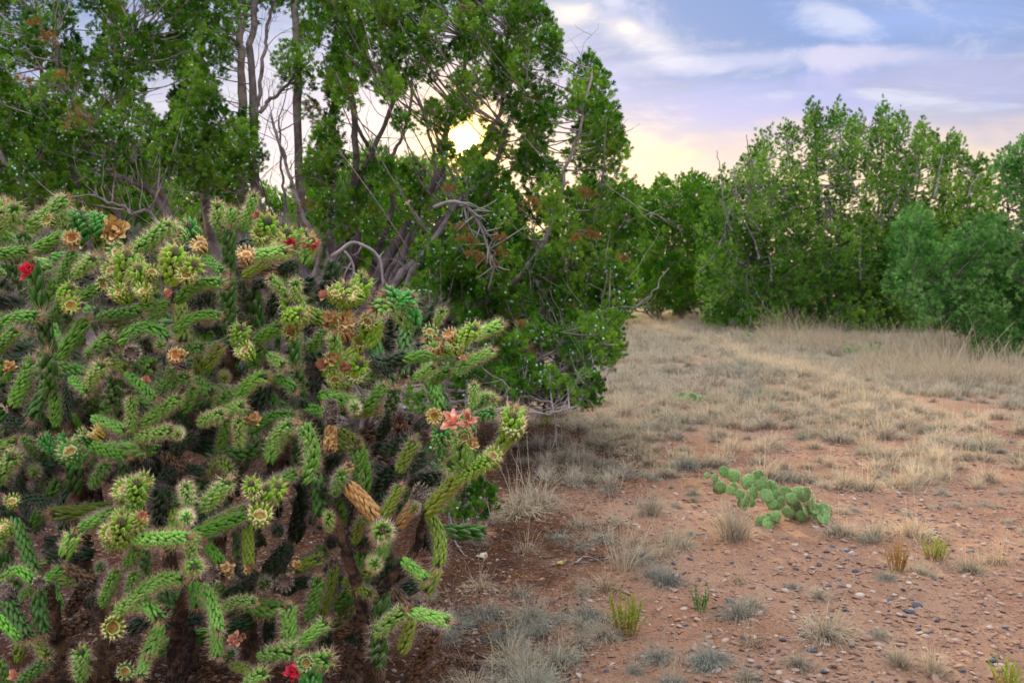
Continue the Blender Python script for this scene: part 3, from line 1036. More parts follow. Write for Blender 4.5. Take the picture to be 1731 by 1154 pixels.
def prickly_pear(pads, lab, dy=0.0):
    xs = sum(p[0] for p in pads) / len(pads)
    yb = max(p[1] + p[2] for p in pads)
    base = gnd(xs, yb - 8)
    t = thing('prickly_pear', lab, 'cactus', (base.x, base.y, float(gz(base.x, base.y))))
    root = np.array(t.location)
    pads = list(pads) + [(a + rng.uniform(-14, 14), b + rng.uniform(-5, 6), c_ * .75) for a, b, c_ in pads]
    for i, (px, py, r) in enumerate(pads):
        d = base.y + rng.uniform(-.10, .10) + (yb - py) * .0012
        c_ = np.array(at(px, py, d))
        s_ = r / FPX * d * 1.02
        tilt = rng.normal(0, .8)
        o = obj('pad', PADS[i % 3], t)
        o.rotation_euler = (rng.normal(-.15, .25), tilt, rng.normal(0, .5))
        o.scale = (s_, s_ * 1.1, s_ * rng.uniform(.95, 1.1))
        R = o.rotation_euler.to_matrix()
        off = R @ Vector((0, 0, s_))
        loc = Vector(c_) - off
        if loc.z < .0:
            loc.z = .0
        o.location = loc - Vector(root)
    return t


pp = [(1216, 825, 12), (1240, 804, 12), (1240, 826, 11), (1262, 816, 12), (1286, 818, 12), (1252, 837, 9), (1272, 835, 12), (1296, 838, 12),
      (1289, 883, 15), (1299, 893, 12), (1310, 852, 13), (1328, 833, 12), (1337, 842, 10), (1361, 836, 15), (1350, 835, 10), (1375, 849, 12),
      (1392, 862, 13), (1392, 873, 14), (1402, 866, 12), (1383, 862, 11), (1224, 798, 9), (1209, 808, 8), (1305, 822, 11), (1320, 850, 12),
      (1254, 852, 9), (1268, 848, 10), (1345, 855, 11), (1365, 862, 11), (1282, 805, 10), (1330, 865, 10), (1312, 872, 11), (1355, 872, 10)]
prickly_pear(pp, 'spreading prickly pear with round green pads on bare red soil')
small = lambda cx, cy, w_, h_, n, r: [(cx + rng.uniform(-w_, w_), cy + rng.uniform(-h_, h_), r * rng.uniform(.8, 1.2)) for _ in range(n)]
prickly_pear(small(1180, 678, 28, 8, 12, 7), 'small prickly pear half hidden in grass in the middle of the field')
prickly_pear(small(1270, 572, 18, 9, 10, 6), 'small bright prickly pear at the edge of the far juniper shade')
prickly_pear(small(1458, 592, 42, 8, 16, 6), 'low wide prickly pear at the foot of the largest far juniper')
prickly_pear(small(1556, 601, 14, 7, 7, 6), 'small prickly pear among tall straw grass near the blue-green juniper')


# ------------------------------------------------------------------ cholla cactus
def along(L, bend, t):
    """centre line of a joint of length L bent sideways (x) by bend"""
    return np.array([bend * L * 4 * t * (1 - t), 0, L * t])


def joint_meshes(key, L, bend, seed, skin, core, lobe_w=.27, n_ring=7, dzr=1.6, fat=False, lob_l=.86, tips='areole', sp='spine_pink', spl=1.15, nsp=9):
    """a joint of unit radius and length L along +Z; returns (body mesh, spine mesh)"""
    r_ = np.random.default_rng(seed)
    mb, ms = MB(), MB()
    K = 9
    ts = np.linspace(0, 1, K)
    cent = np.array([along(L, bend, t) for t in ts])
    rad = .63 * np.array([min(1, .62 + t * 2.2) * min(1, .45 + (1 - t) * 3.2) for t in ts])
    tube(mb, cent, rad, 10, 1)
    rows = max(2, int(round(L / dzr * 2)))
    for row in range(rows):
        for k in range(n_ring):
            t = (row + .5 + k / n_ring * .9 + r_.normal(0, .08)) / (rows + .9)
            t = min(.985, max(.02, t))
            th = 2 * PI * (k + .5 * (row % 2)) / n_ring + row * .16 + r_.normal(0, .07)
            c_ = along(L, bend, t)
            ax = along(L, bend, min(1, t + .05)) - along(L, bend, max(0, t - .05))
            ax /= np.linalg.norm(ax)
            n_, b_ = frame(ax)
            env = min(1, .70 + t * 2.0) * min(1, .55 + (1 - t) * 3)
            if fat:
                env = min(1, .55 + t * 1.4) * min(1, .75 + (1 - t) * 1.6)
            out = math.cos(th) * n_ + math.sin(th) * b_
            side = np.cross(ax, out)
            la = ax * .94 + out * (.20 if not fat else .40) + side * .22
            hl = lob_l * r_.uniform(.85, 1.12) * (1 if t < .85 else .8)
            pc = c_ + out * .75 * env
            ellips(mb, pc, la, hl, out, lobe_w * r_.uniform(.85, 1.15), .31 * r_.uniform(.9, 1.15), 0)
            ar = pc + la / np.linalg.norm(la) * hl * .80 + out * .14
            ellips(ms, ar, la, .06, out, .055, .055, 1)
            for q in range(nsp):
                ps = r_.uniform(0, 2 * PI)
                dr = out * r_.uniform(.35, 1.2) + (math.cos(ps) * ax + math.sin(ps) * side) * r_.uniform(.4, 1.0) + ax * .15
                dr /= np.linalg.norm(dr)
                cone3(ms, ar, ar + dr * spl * r_.uniform(.45, 1.25), .016, 0)
    end = along(L, bend, 1.0)
    ax = end - along(L, bend, .93)
    ax /= np.linalg.norm(ax)
    n_, b_ = frame(ax)
    for q in range(40):
        ps = r_.uniform(0, 2 * PI)
        k = r_.uniform(0, .9)
        dr = ax + (math.cos(ps) * n_ + math.sin(ps) * b_) * k
        st = end - ax * .25 + (math.cos(ps) * n_ + math.sin(ps) * b_) * k * .55
        cone3(ms, st, st + dr / np.linalg.norm(dr) * spl * r_.uniform(.8, 1.7), .022, 2)
    return (mb.mesh('joint_' + key, [MAT['skin' + skin], MAT[core]]),
            ms.mesh('spines_' + key, [MAT[sp], MAT['areole' if tips == 'areole' else 'areole_dark'], MAT['spine_tip' if sp != 'spine_dark' else 'spine_dark']], False))


JC = {}


def get_joint(typ, aspect, bend):
    A = min((3.2, 4.6, 6.4, 8.6, 10.6), key=lambda a: abs(a - aspect))
    B = min((0, .13, .24), key=lambda b: abs(b - abs(bend)))
    if typ in 'TKDS' and B > .2:
        B = .13
    key = (typ, A, B)
    if key not in JC:
        kw = dict(skin=typ, core='core', seed=hash((ord(typ[0]), int(A * 10), int(B * 100))) % 9999)
        if typ in 'TK':
            kw.update(core='core_dead', tips='dark', nsp=4, spl=.8, sp='spine_dark')
        if typ == 'D':
            kw.update(tips='dark', lobe_w=.25, sp='spine_dark')
        if typ == 'S':
            kw.update(tips='dark', lob_l=1.05, lobe_w=.38, dzr=2.0, n_ring=5, spl=1.3, nsp=10)
        if typ in 'GO':
            kw.update(tips='dark', nsp=8)
        if typ in 'P':
            kw.update(sp='spine_tan', nsp=9)
        if typ in 'LE':
            kw.update(fat=True, dzr=1.25, n_ring=8, lobe_w=.27, lob_l=.66, sp='spine_tan', nsp=4, spl=.8)
        JC[key] = joint_meshes('%s_%d_%d' % (typ.lower(), int(A * 10), int(B * 100)), A, B, **kw)
    return JC[key], A


def fruit_meshes(name, skin, cupm, seed, petals=None):
    """short top-shaped fruit with a sunken cup; returns body, cup, spines"""
    r_ = np.random.default_rng(seed)
    mb, mc, ms = MB(), MB(), MB()
    tube(mb, [(0, 0, 0), (0, 0, .5), (0, 0, .6), (0, 0, .92)], [.35, .62, .72, .70], 12, 1)
    for row, (z, R, n, tl) in enumerate(((.35, .55, 7, .35), (.8, .72, 9, .35), (1.25, .84, 11, .30), (1.62, .86, 12, .12))):
        for k in range(n):
            th = 2 * PI * (k + .5 * (row % 2)) / n + r_.normal(0, .08)
            out = np.array([math.cos(th), math.sin(th), 0])
            la = np.array([0, 0, 1.0]) + out * tl
            c_ = out * R + np.array([0, 0, z])
            ellips(mb, c_, la, .40, out, .19, .20, 0)
            ar = c_ + la / np.linalg.norm(la) * .36 + out * .08
            ellips(ms, ar, la, .15, out, .125, .125, 1)
            for q in range(4):
                dr = out * r_.uniform(.2, 1) + np.array([r_.normal(0, .4), r_.normal(0, .4), r_.uniform(.1, 1.2)])
                cone3(ms, ar, ar + dr / np.linalg.norm(dr) * r_.uniform(.3, .75), .026, 0)
    V, F = [], []
    rings = ((.70, 1.55), (.64, 1.68), (.54, 1.35), (.36, 1.12), (.02, 1.04))
    for (R, z) in rings:
        for k in range(16):
            a = 2 * PI * k / 16
            rr = R * (1 + (.10 * math.sin(k * 2.1) if R > .6 else .06 * math.sin(k * 1.7)))
            V.append((math.cos(a) * rr, math.sin(a) * rr, z + (.09 * math.sin(k * 2.9 + 1) if R > .5 else .03 * math.sin(k * 3.3))))
    for j in range(len(rings) - 1):
        for k in range(16):
            F.append((j * 16 + k, j * 16 + (k + 1) % 16, (j + 1) * 16 + (k + 1) % 16, (j + 1) * 16 + k))
    mc.add(V, F[:28], 1)
    mc.add(V, F[28:], 0)
    return (mb.mesh('fruit_' + name, [MAT['skin' + skin], MAT['core' if skin not in 'TNK' else 'core_dead']]), mc.mesh('cup_' + name, [MAT[cupm], MAT['areole' if skin != 'N' else 'areole_dark']]),
            ms.mesh('fruit_spines_' + name, [MAT['spine_tan'], MAT['areole' if skin not in 'N' else 'areole_dark']], False))


def petals_mesh(name, mat, seed, n=16, tight=.5, L=1.2):
    r_ = np.random.default_rng(seed)
    mb = MB()
    for k in range(n):
        a = 2 * PI * k / n * 2.6 + r_.normal(0, .3)
        tl = r_.uniform(.1, tight)
        out = np.array([math.cos(a), math.sin(a), 0])
        sd = np.array([-math.sin(a), math.cos(a), 0])
        rows = []
        P = out * .22 + np.array([0, 0, 0.0])
        w_ = [.12, .26, .34, .30, .10]
        d_ = out * tl + np.array([0, 0, 1.0])
        d_ /= np.linalg.norm(d_)
        l_ = L * r_.uniform(.7, 1.1)
        for j in range(5):
            wob_ = r_.normal(0, .07, 3)
            rows.append((P - sd * w_[j] + wob_, P + out * .10 + wob_ * .5, P + sd * w_[j] - wob_))
            d_ = d_ + out * r_.uniform(-.25, .5) + r_.normal(0, .2, 3)
            d_ /= np.linalg.norm(d_)
            P = P + d_ * l_ / 4
        V = [v_ for r3 in rows for v_ in r3]
        F = []
        for j in range(4):
            for i in range(2):
                F.append((j * 3 + i, j * 3 + i + 1, j * 3 + i + 4, j * 3 + i + 3))
        mb.add(V, F)
    return mb.mesh('petals_' + name, [MAT[mat]], True)


FR = {'f': fruit_meshes('green', 'L', 'cup', 1), 'e': fruit_meshes('emerald', 'E', 'cup', 2), 't': fruit_meshes('tan', 'T', 'cup_orange', 3),
      'n': fruit_meshes('grey', 'N', 'areole_dark', 4), 'y': fruit_meshes('yellow', 'Y', 'cup', 5)}
PET = {'red': petals_mesh('red', 'petal_red', 1, 20, .7, 1.25), 'sal': petals_mesh('salmon', 'petal_salmon', 2, 18, .7, 1.0),
       'tan': petals_mesh('tan', 'petal_tan', 3, 20, .7, 1.2), 'pink': petals_mesh('pink', 'petal_pink', 4, 18, .8, 1.3)}

cbase = gnd(420, 1215)
cholla = thing('cholla_cactus', 'large tangled tree cholla with spiny green joints, cup-shaped fruit and red dried flowers', 'cactus',
               (cbase.x, 3.5, 0))
CROOT = Vector(cholla.location)
DEP = {'L': 3.18, 'E': 3.24, 'P': 3.20, 'G': 3.30, 'O': 3.36, 'T': 3.28, 'S': 3.42, 'D': 3.60, 'K': 3.58}


def depth_field(x, y):
    return .12 * math.sin(x * .013 + 1) + .10 * math.sin(y * .017 + x * .006) + (.10 if y < 420 else 0)


njoint = [0]
fill_pts = []


def put_joint(x0, y0, x1, y1, typ='G', r=13.0, bend=0.0, d0=None, d1=None, stuff=False):
    dd_ = DEP[typ] + depth_field((x0 + x1) / 2, (y0 + y1) / 2) + rng.normal(0, .03)
    d0 = dd_ + .03 if d0 is None else d0
    d1 = dd_ - rng.uniform(-.02, .09) if d1 is None else d1
    p0, p1 = at(x0, y0, d0), at(x1, y1, d1)
    L = (p1 - p0).length
    r = r * (.78 if typ in 'LE' else .81) * rng.uniform(.88, 1.1)
    R = r / FPX * (d0 + d1) / 2
    (bm_, sm_), A = get_joint(typ, L / R, bend)
    z = (p1 - p0).normalized()
    up = Vector((0, 0, 1)) if bend >= 0 else Vector((0, 0, -1))
    if abs(z.z) > .8:
        up = Vector((1, 0, 0)) if bend >= 0 else Vector((-1, 0, 0))
    xax = (up - z * up.dot(z)).normalized()
    if bend == 0:
        a = rng.uniform(0, 2 * PI)
        xax = (Quaternion(z, a) @ xax)
    yax = z.cross(xax)
    M = Matrix((xax, yax, z)).transposed().to_4x4()
    o = obj('joint', bm_, cholla)
    o.location = p0 - CROOT
    o.rotation_euler = M.to_euler()
    o.scale = (R, R, L / A)
    s_ = obj('spines', sm_, o)
    if typ == 'T':
        o['label'] = 'dead straw-coloured joint'
    if typ == 'K':
        o['label'] = 'dead blackened joint'
    njoint[0] += 1
    return o


def put_fruit(x, y, kind='f', r=15.0, dirv=None, d=None, flower=None):
    d = (DEP['L'] + depth_field(x, y) - .06) if d is None else d
    p = at(x, y, d)
    R = r / FPX * d
    if dirv is None:
        dirv = Vector((rng.normal(0, .6), -1.0, rng.uniform(.2, 1.5)))
        r = r * .88
    else:
        dirv = Vector(dirv)
    dirv.normalize()
    q = dirv.to_track_quat('Z', 'Y') @ Quaternion((0, 0, 1), rng.uniform(0, 6.28))
    b_, c_, s_ = FR[kind]
    o = obj('fruit', b_, cholla)
    o.rotation_euler = q.to_euler()
    o.location = p - dirv * R * 1.7 - CROOT
    o.scale = (R, R, R)
    obj('cup', c_, o)
    obj('spines', s_, o)
    if kind == 't':
        o['label'] = 'dried tan fruit with orange hollow'
    elif kind == 'n':
        o['label'] = 'dried grey-black fruit'
    elif kind == 'y':
        o['label'] = 'yellow fruit'
    if flower:
        f_ = obj('flower', PET[flower], cholla)
        f_.rotation_euler = q.to_euler()
        f_.location = p - dirv * R * .35 - CROOT
        f_.scale = (R, R, R)
        f_['label'] = {'red': 'crumpled magenta-red flower', 'sal': 'withered salmon flower', 'tan': 'withered tan flower',
                       'pink': 'pink and cream flower'}[flower]


def put_flower(x, y, kind, r=14, d=None):
    d = (3.08 + depth_field(x, y)) if d is None else d
    p = at(x, y, d)
    R = r / FPX * d
    r = r * .82
    dirv = Vector((rng.normal(0, .4), -.8, rng.uniform(.3, 1.0))).normalized()
    f_ = obj('flower', PET[kind], cholla)
    f_.rotation_euler = (dirv.to_track_quat('Z', 'Y') @ Quaternion((0, 0, 1), rng.uniform(0, 6.28))).to_euler()
    f_.location = p - dirv * R * .6 - CROOT
    f_.scale = (R, R, R)
    f_['label'] = {'red': 'crumpled magenta-red flower', 'sal': 'withered salmon flower', 'tan': 'withered tan flower',
                   'pink': 'pink and cream flower'}[kind]


JOINTS = '''
48 388 114 334 P 14
135 404 136 357 E 27
110 385 100 352 P 13
160 392 168 360 E 17
16 386 26 349 P 15
-6 392 10 345 P 15
47 440 39 392 S 13
-8 430 48 425 G 13
52 427 110 396 G 12
86 604 70 530 S 17
70 534 53 440 S 16
-8 562 66 538 G 13 .13
-8 592 28 558 G 13
100 479 124 425 G 11
125 466 160 436 P 12
224 428 288 379 P 15
190 440 262 410 G 12
214 508 214 425 L 25
190 470 205 440 P 20
250 500 232 450 L 22
290 478 296 420 L 26
315 470 330 445 L 18
330 412 316 378 E 19
300 405 285 380 P 14
100 505 124 485 L 17
366 385 369 344 P 12
390 392 391 352 P 12
414 390 430 328 P 11
387 565 387 470 S 15
387 480 388 388 S 15
299 512 378 480 G 13 .13
296 560 374 534 G 12 .13
346 435 378 462 G 11
203 580 288 575 G 13 .24
130 506 182 478 G 12
88 542 112 495 G 12
104 602 146 540 G 13
151 598 188 568 G 13
247 551 276 520 G 11
234 518 288 516 G 11
400 585 410 552 L 19
404 484 452 478 D 12
410 468 448 444 O 11
442 530 410 515 D 11
430 433 486 424 P 14
478 438 487 388 L 20
502 430 520 392 L 20
515 446 528 402 P 15
440 415 455 370 L 20
406 390 418 356 P 12
406 486 434 448 D 12
458 464 500 445 D 13
484 500 456 468 P 11
498 510 501 475 P 12
501 556 495 505 L 24
480 540 510 530 L 18
582 522 586 480 L 24
600 512 616 470 L 20
608 485 612 462 P 9
622 584 630 540 L 24
706 548 648 497 E 20 .13
690 556 630 524 P 18 .24
660 520 700 500 E 16
570 610 564 566 P 13
498 636 498 560 S 15
432 576 476 549 G 13
590 640 610 612 L 20
545 630 570 605 L 18
608 630 690 602 D 14
685 606 768 594 G 13
764 592 806 552 L 17
798 570 850 547 P 14
760 598 720 575 P 12
738 548 748 524 P 9
630 604 662 630 D 13
521 592 552 560 G 12
784 616 834 592 P 11
770 632 802 600 P 10
23 684 58 606 G 16
84 668 80 596 S 18
43 697 82 676 D 12
95 718 92 666 G 12
-6 702 68 732 D 13
98 778 116 734 E 20
90 765 70 735 E 15
118 790 140 760 E 17
136 748 214 773 G 12
124 830 127 788 S 17
-8 818 24 768 P 17
28 833 44 788 D 12
33 845 116 880 D 13 .13
156 706 214 728 P 12
222 728 222 672 P 11
237 720 304 671 P 14
231 738 290 727 P 13
214 632 262 674 G 11
312 694 328 655 G 11
401 678 452 636 P 14 .13
450 640 500 662 G 13 .13
336 715 376 698 P 12
373 758 384 708 G 12
405 756 404 708 P 12
381 694 412 686 P 12
425 732 499 703 G 12 .13
453 778 493 722 G 13
231 858 231 812 L 22
205 846 212 815 L 18
216 905 206 868 L 24
240 895 235 870 L 17
321 855 314 820 P 13
341 862 388 812 P 16
433 866 452 822 L 24
455 850 470 820 L 20
427 840 425 815 L 16
347 888 421 858 O 14
355 800 392 802 O 12 .24
269 812 347 800 D 12 .13
338 798 370 770 K 10
277 765 316 797 K 12
139 890 197 862 G 13
156 822 180 784 G 13
188 684 197 640 S 15
260 660 320 635 G 13
450 824 502 800 G 12
508 800 505 700 S 15
505 705 504 625 S 15
516 812 511 716 P 15 .13
456 781 494 716 P 14 .13
448 719 494 706 G 13
540 668 572 666 G 12
548 670 604 680 P 13
572 728 607 748 O 12
566 834 580 798 G 12
580 802 591 786 T 12
586 818 642 878 T 17
649 872 678 820 O 13
560 720 556 764 T 13
674 888 699 852 T 13
722 866 776 806 O 18
772 812 828 776 L 16
820 786 862 736 O 15
856 745 868 700 L 20
864 735 870 688 L 23
785 778 776 738 P 22
752 718 800 712 E 22
747 764 745 724 E 18
790 790 756 783 P 16
828 790 836 768 L 17
802 706 834 697 E 12
791 690 826 672 G 11
800 690 802 648 P 9
812 668 836 676 P 12
658 704 696 708 D 13
701 726 728 702 D 11
658 697 668 658 S 13
640 740 662 702 D 12
649 764 700 740 D 15
675 796 700 744 O 14
612 780 652 802 D 13
450 824 497 800 G 12
522 830 556 832 D 12
26 876 60 976 S 14
62 974 72 1072 S 16
6 982 58 985 G 12 .24
34 1012 62 984 G 11
74 984 106 960 G 11
2 1003 50 1080 S 15
-6 1042 36 1080 G 12
94 950 162 985 K 15
117 1036 141 990 K 12
83 1076 158 1045 K 17
108 940 126 902 P 15
135 892 183 870 G 13
208 922 204 878 L 24
190 925 180 895 L 16
225 912 318 908 P 15
316 908 418 870 G 14
322 942 325 906 P 13
351 922 375 952 G 12
418 888 421 965 O 13
230 1014 314 978 P 15 .13
196 1036 236 1006 P 14
344 990 370 1068 P 15 .13
362 1050 368 1112 P 13
328 984 333 1028 G 14
208 1044 190 1052 L 18
214 1030 272 1048 P 15 .24
276 1053 340 1040 D 16
272 1056 250 1106 P 14
250 1100 236 1145 P 13
138 1150 138 1098 P 15
28 1160 84 1112 G 15
31 1116 66 1084 O 13 .24
62 1084 80 1110 O 12
182 1122 230 1092 K 10
369 1037 432 1018 P 11 .13
377 1012 427 984 D 14
172 1022 198 964 G 12
218 1012 227 968 G 12
144 1022 168 1008 D 10
390 1122 428 1136 O 12
-6 930 12 888 P 13
213 955 235 925 G 12
247 1000 244 920 S 12
447 968 487 920 D 14
556 895 556 868 P 11
400 958 440 984 D 13
507 958 541 944 O 14
480 1004 534 984 D 12 .13
452 1084 460 1018 D 12
522 1048 540 976 G 13
546 1038 566 958 O 13
620 955 606 905 D 15
640 948 655 905 P 12
600 918 636 884 O 12 .24
582 986 630 965 O 13
590 1000 628 1008 O 12 .13
722 868 739 960 O 15 .13
738 964 720 1002 O 14
681 946 722 980 P 13
660 980 688 960 D 12
648 984 698 1034 K 15
637 1072 682 1030 P 14
696 1034 760 1050 P 13
681 1100 694 1044 O 14
568 1074 630 1034 K 13
582 1074 620 1087 D 12
640 1124 642 1060 S 18
642 1070 646 1000 S 17
491 1095 488 1022 P 17
502 1092 553 1050 P 14
441 1108 498 1098 P 15
530 1162 520 1112 E 22
500 1130 560 1112 P 16
545 1112 552 1070 D 13
416 1156 448 1134 P 13
12 1160 -4 1120 G 14
728 1138 764 1110 K 12
764 1112 812 1128 K 11
691 1160 720 1100 K 15
718 1105 739 1068 K 13
592 1160 617 1090 K 14
616 1096 600 1040 K 12
104 1150 86 1086 K 16
160 1160 120 1090 K 16
250 760 236 735 G 12
300 610 345 590 G 13 .13
350 620 372 585 O 12
330 640 360 668 G 12
425 620 440 585 G 12
455 600 480 620 P 12
520 690 556 700 G 12
600 700 640 690 O 12
620 690 650 650 G 12
150 650 175 615 P 13
120 640 150 665 G 12
10 640 -6 610 G 14
0 760 30 745 O 12
60 770 40 740 G 11
180 610 215 625 O 12
285 640 300 600 G 11
290 760 330 735 D 12
560 640 590 660 O 12
700 640 735 620 P 11
730 645 760 625 G 11
'''
for ln in JOINTS.strip().splitlines():
    q = ln.split()
    x0, y0, x1, y1 = map(float, q[:4])
    put_joint(x0, y0, x1, y1, q[4], float(q[5]), float(q[6]) if len(q) > 6 else 0.0)

for x, y, kd, r in ((196, 424, 'e', 15), (187, 455, 'f', 14), (200, 492, 'f', 15), (242, 490, 'f', 14), (288, 436, 'f', 17), (315, 463, 'f', 14),
                    (301, 396, 'e', 12), (120, 515, 'f', 15), (440, 395, 'f', 14), (493, 560, 'f', 14), (512, 528, 'f', 12), (567, 494, 'f', 14),
                    (599, 496, 'f', 12), (622, 542, 'f', 13), (608, 578, 'f', 13), (412, 590, 'f', 15), (728, 560, 'e', 12), (771, 580, 'f', 14),
                    (117, 760, 'e', 18), (205, 826, 'f', 16), (243, 812, 'f', 16), (228, 884, 'f', 17), (188, 898, 'f', 16), (440, 868, 'f', 19),
                    (427, 829, 'f', 14), (869, 718, 'f', 19), (192, 1060, 'f', 18), (834, 768, 'f', 14), (212, 1134, 'e', 14), (4, 890, 'f', 13),
                    (470, 405, 'f', 12), (566, 640, 'f', 13), (600, 634, 'e', 13), (230, 440, 'e', 13), (258, 458, 'f', 12), (175, 480, 'e', 12),
                    (516, 1120, 'e', 13), (785, 738, 'e', 12), (20, 845, 'f', 12), (135, 735, 'e', 13), (80, 372, 'f', 10)):
    put_fruit(x, y, kd, r)
for x, y, kd, r in ((121, 402, 't', 13), (335, 412, 't', 13), (416, 428, 't', 14), (736, 582, 't', 13), (760, 564, 't', 12), (585, 558, 't', 13),
                    (560, 700, 'n', 13), (574, 712, 'n', 9), (711, 829, 'n', 12), (356, 972, 'n', 14), (5, 998, 'n', 14), (481, 985, 'n', 13),
                    (559, 685, 'n', 11), (159, 728, 'y', 12), (734, 703, 'y', 13), (222, 597, 'n', 12), (297, 600, 't', 12), (66, 985, 'n', 10),
                    (300, 612, 'n', 11)):
    put_fruit(x, y, kd, r)
for x, y, kd, r in ((44, 456, 'red', 15), (492, 412, 'red', 11), (526, 411, 'red', 15), (494, 1136, 'red', 15), (547, 496, 'sal', 12),
                    (544, 613, 'sal', 15), (562, 606, 'tan', 14), (583, 620, 'sal', 13), (558, 540, 'tan', 17), (585, 538, 'tan', 17),
                    (431, 362, 'sal', 11), (195, 384, 'tan', 22), (188, 398, 'tan', 16), (284, 495, 'sal', 10), (764, 708, 'pink', 17), (792, 708, 'pink', 15),
                    (784, 604, 'sal', 8), (395, 1080, 'pink', 12), (248, 640, 'sal', 9), (427, 708, 'tan', 14), (240, 872, 'sal', 12),
                    (15, 620, 'tan', 12), (308, 598, 'tan', 10), (385, 962, 'tan', 14), (420, 960, 'tan', 11), (800, 748, 'tan', 12),
                    (560, 748, 'tan', 13), (22, 1140, 'sal', 12), (410, 1075, 'sal', 8), (500, 955, 'tan', 10)):
    put_flower(x, y, kd, r)

# joints pointing at the viewer: round balls of spines
for x, y, r, typ in ((315, 877, 20, 'P'), (328, 958, 22, 'P'), (647, 898, 24, 'P'), (634, 954, 17, 'P'), (681, 806, 16, 'D'), (700, 860, 15, 'O'),
                     (225, 597, 16, 'S'), (300, 735, 14, 'P'), (600, 690, 14, 'P'), (447, 990, 18, 'S'), (110, 405, 12, 'G'), (720, 720, 13, 'D'),
                     (150, 600, 14, 'G'), (270, 585, 14, 'G'), (350, 540, 14, 'O'), (450, 640, 13, 'G'), (380, 640, 13, 'O'), (60, 800, 14, 'G'),
                     (170, 960, 14, 'S'), (470, 900, 15, 'D'), (530, 880, 15, 'D'), (560, 920, 14, 'D'), (388, 1110, 16, 'S'), (25, 770, 13, 'G')):
    dd_ = DEP[typ] + depth_field(x, y) - .05
    px_, py_ = x + rng.uniform(-6, 6), y - rng.uniform(2, 12)
    put_joint(px_, py_, x, y, typ, r * .72, 0, d0=dd_ + .12, d1=dd_ - .03)

# darker joints behind, filling the tangle
OUT = [(-10, 400), (60, 400), (200, 400), (350, 400), (480, 430), (520, 480), (620, 500), (700, 560), (800, 590), (790, 640), (700, 640), (640, 700),
       (760, 740), (700, 800), (740, 900), (720, 990), (640, 1020), (660, 1100), (560, 1150), (420, 1050), (300, 1130), (240, 1150), (180, 1000), (60, 1110), (-10, 1110)]


def inpoly(x, y, P):
    c_ = False
    n_ = len(P)
    for i in range(n_):
        (x1, y1), (x2, y2) = P[i], P[(i + 1) % n_]
        if (y1 > y) != (y2 > y) and x < (x2 - x1) * (y - y1) / (y2 - y1) + x1:
            c_ = not c_
    return c_


digit = njoint[0]
fill = []
while len(fill) < 330:
    deep = len(fill) >= 190
    x, y = rng.uniform(-10, 800), rng.uniform(400, 1150)
    if not inpoly(x, y, OUT):
        continue
    if deep and (y > 860 or y < 450 or x > 730):
        continue
    if y > 900 and rng.uniform() < .5 or not deep and y < 640 and rng.uniform() < .35:
        continue
    if 60 < x < 190 and y > 985:
        continue
    if x > 600 and 640 < y < 700 and rng.uniform() < .8:
        continue
    fill.append((x, y))
    
for i, (x, y) in enumerate(fill):
    L = rng.uniform(50, 105)
    a = rng.choice([rng.uniform(-.6, .6), rng.uniform(.9, 2.2), rng.uniform(-2.2, -1.2)], p=[.45, .35, .2])
    if rng.uniform() < .5:
        a = PI - a
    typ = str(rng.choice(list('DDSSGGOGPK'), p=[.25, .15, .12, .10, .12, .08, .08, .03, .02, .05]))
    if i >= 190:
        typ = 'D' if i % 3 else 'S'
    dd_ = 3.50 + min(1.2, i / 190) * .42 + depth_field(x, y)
    if i < max(0, 297 - digit):
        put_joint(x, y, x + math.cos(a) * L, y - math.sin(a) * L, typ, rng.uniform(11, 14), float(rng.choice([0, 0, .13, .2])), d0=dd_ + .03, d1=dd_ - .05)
    else:
        fill_pts.append((x, y, x + math.cos(a) * L, y - math.sin(a) * L, typ, rng.uniform(12, 15), dd_))
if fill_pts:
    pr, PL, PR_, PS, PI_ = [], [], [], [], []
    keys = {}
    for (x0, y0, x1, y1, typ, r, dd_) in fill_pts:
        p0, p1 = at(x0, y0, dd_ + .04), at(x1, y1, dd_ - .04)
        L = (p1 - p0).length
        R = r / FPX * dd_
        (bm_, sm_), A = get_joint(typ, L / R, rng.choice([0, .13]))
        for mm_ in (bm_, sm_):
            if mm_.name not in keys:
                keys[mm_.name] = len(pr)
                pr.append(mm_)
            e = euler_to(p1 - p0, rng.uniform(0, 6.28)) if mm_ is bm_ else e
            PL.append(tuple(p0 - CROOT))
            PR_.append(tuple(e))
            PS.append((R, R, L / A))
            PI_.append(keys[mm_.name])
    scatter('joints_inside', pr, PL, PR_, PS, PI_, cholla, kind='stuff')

# woody stems from the soil up into the tangle
stems = [([(300, 1215), (301, 1150), (300, 1085), (312, 1000)], 26, 12, 3.35), ([(110, 1215), (104, 1120), (88, 1040), (75, 960)], 20, 12, 3.55),
         ([(592, 1215), (600, 1140), (616, 1080), (600, 980), (560, 850)], 18, 10, 3.5), ([(660, 1215), (690, 1150), (736, 1072)], 17, 9, 3.45),
         ([(640, 1215), (640, 1100), (646, 1000), (660, 880), (700, 700)], 16, 9, 3.65), ([(430, 1215), (420, 1050), (430, 900), (500, 700), (505, 560)], 18, 10, 3.75),
         ([(200, 1215), (170, 1050), (130, 900), (125, 780), (90, 620), (60, 460)], 18, 10, 3.72), ([(330, 1215), (300, 1000), (260, 800), (225, 600), (210, 470)], 18, 9, 3.8),
         ([(380, 1215), (370, 900), (387, 640), (388, 420)], 16, 9, 3.78), ([(640, 1000), (700, 930), (722, 868), (800, 790)], 10, 8, 3.42)]
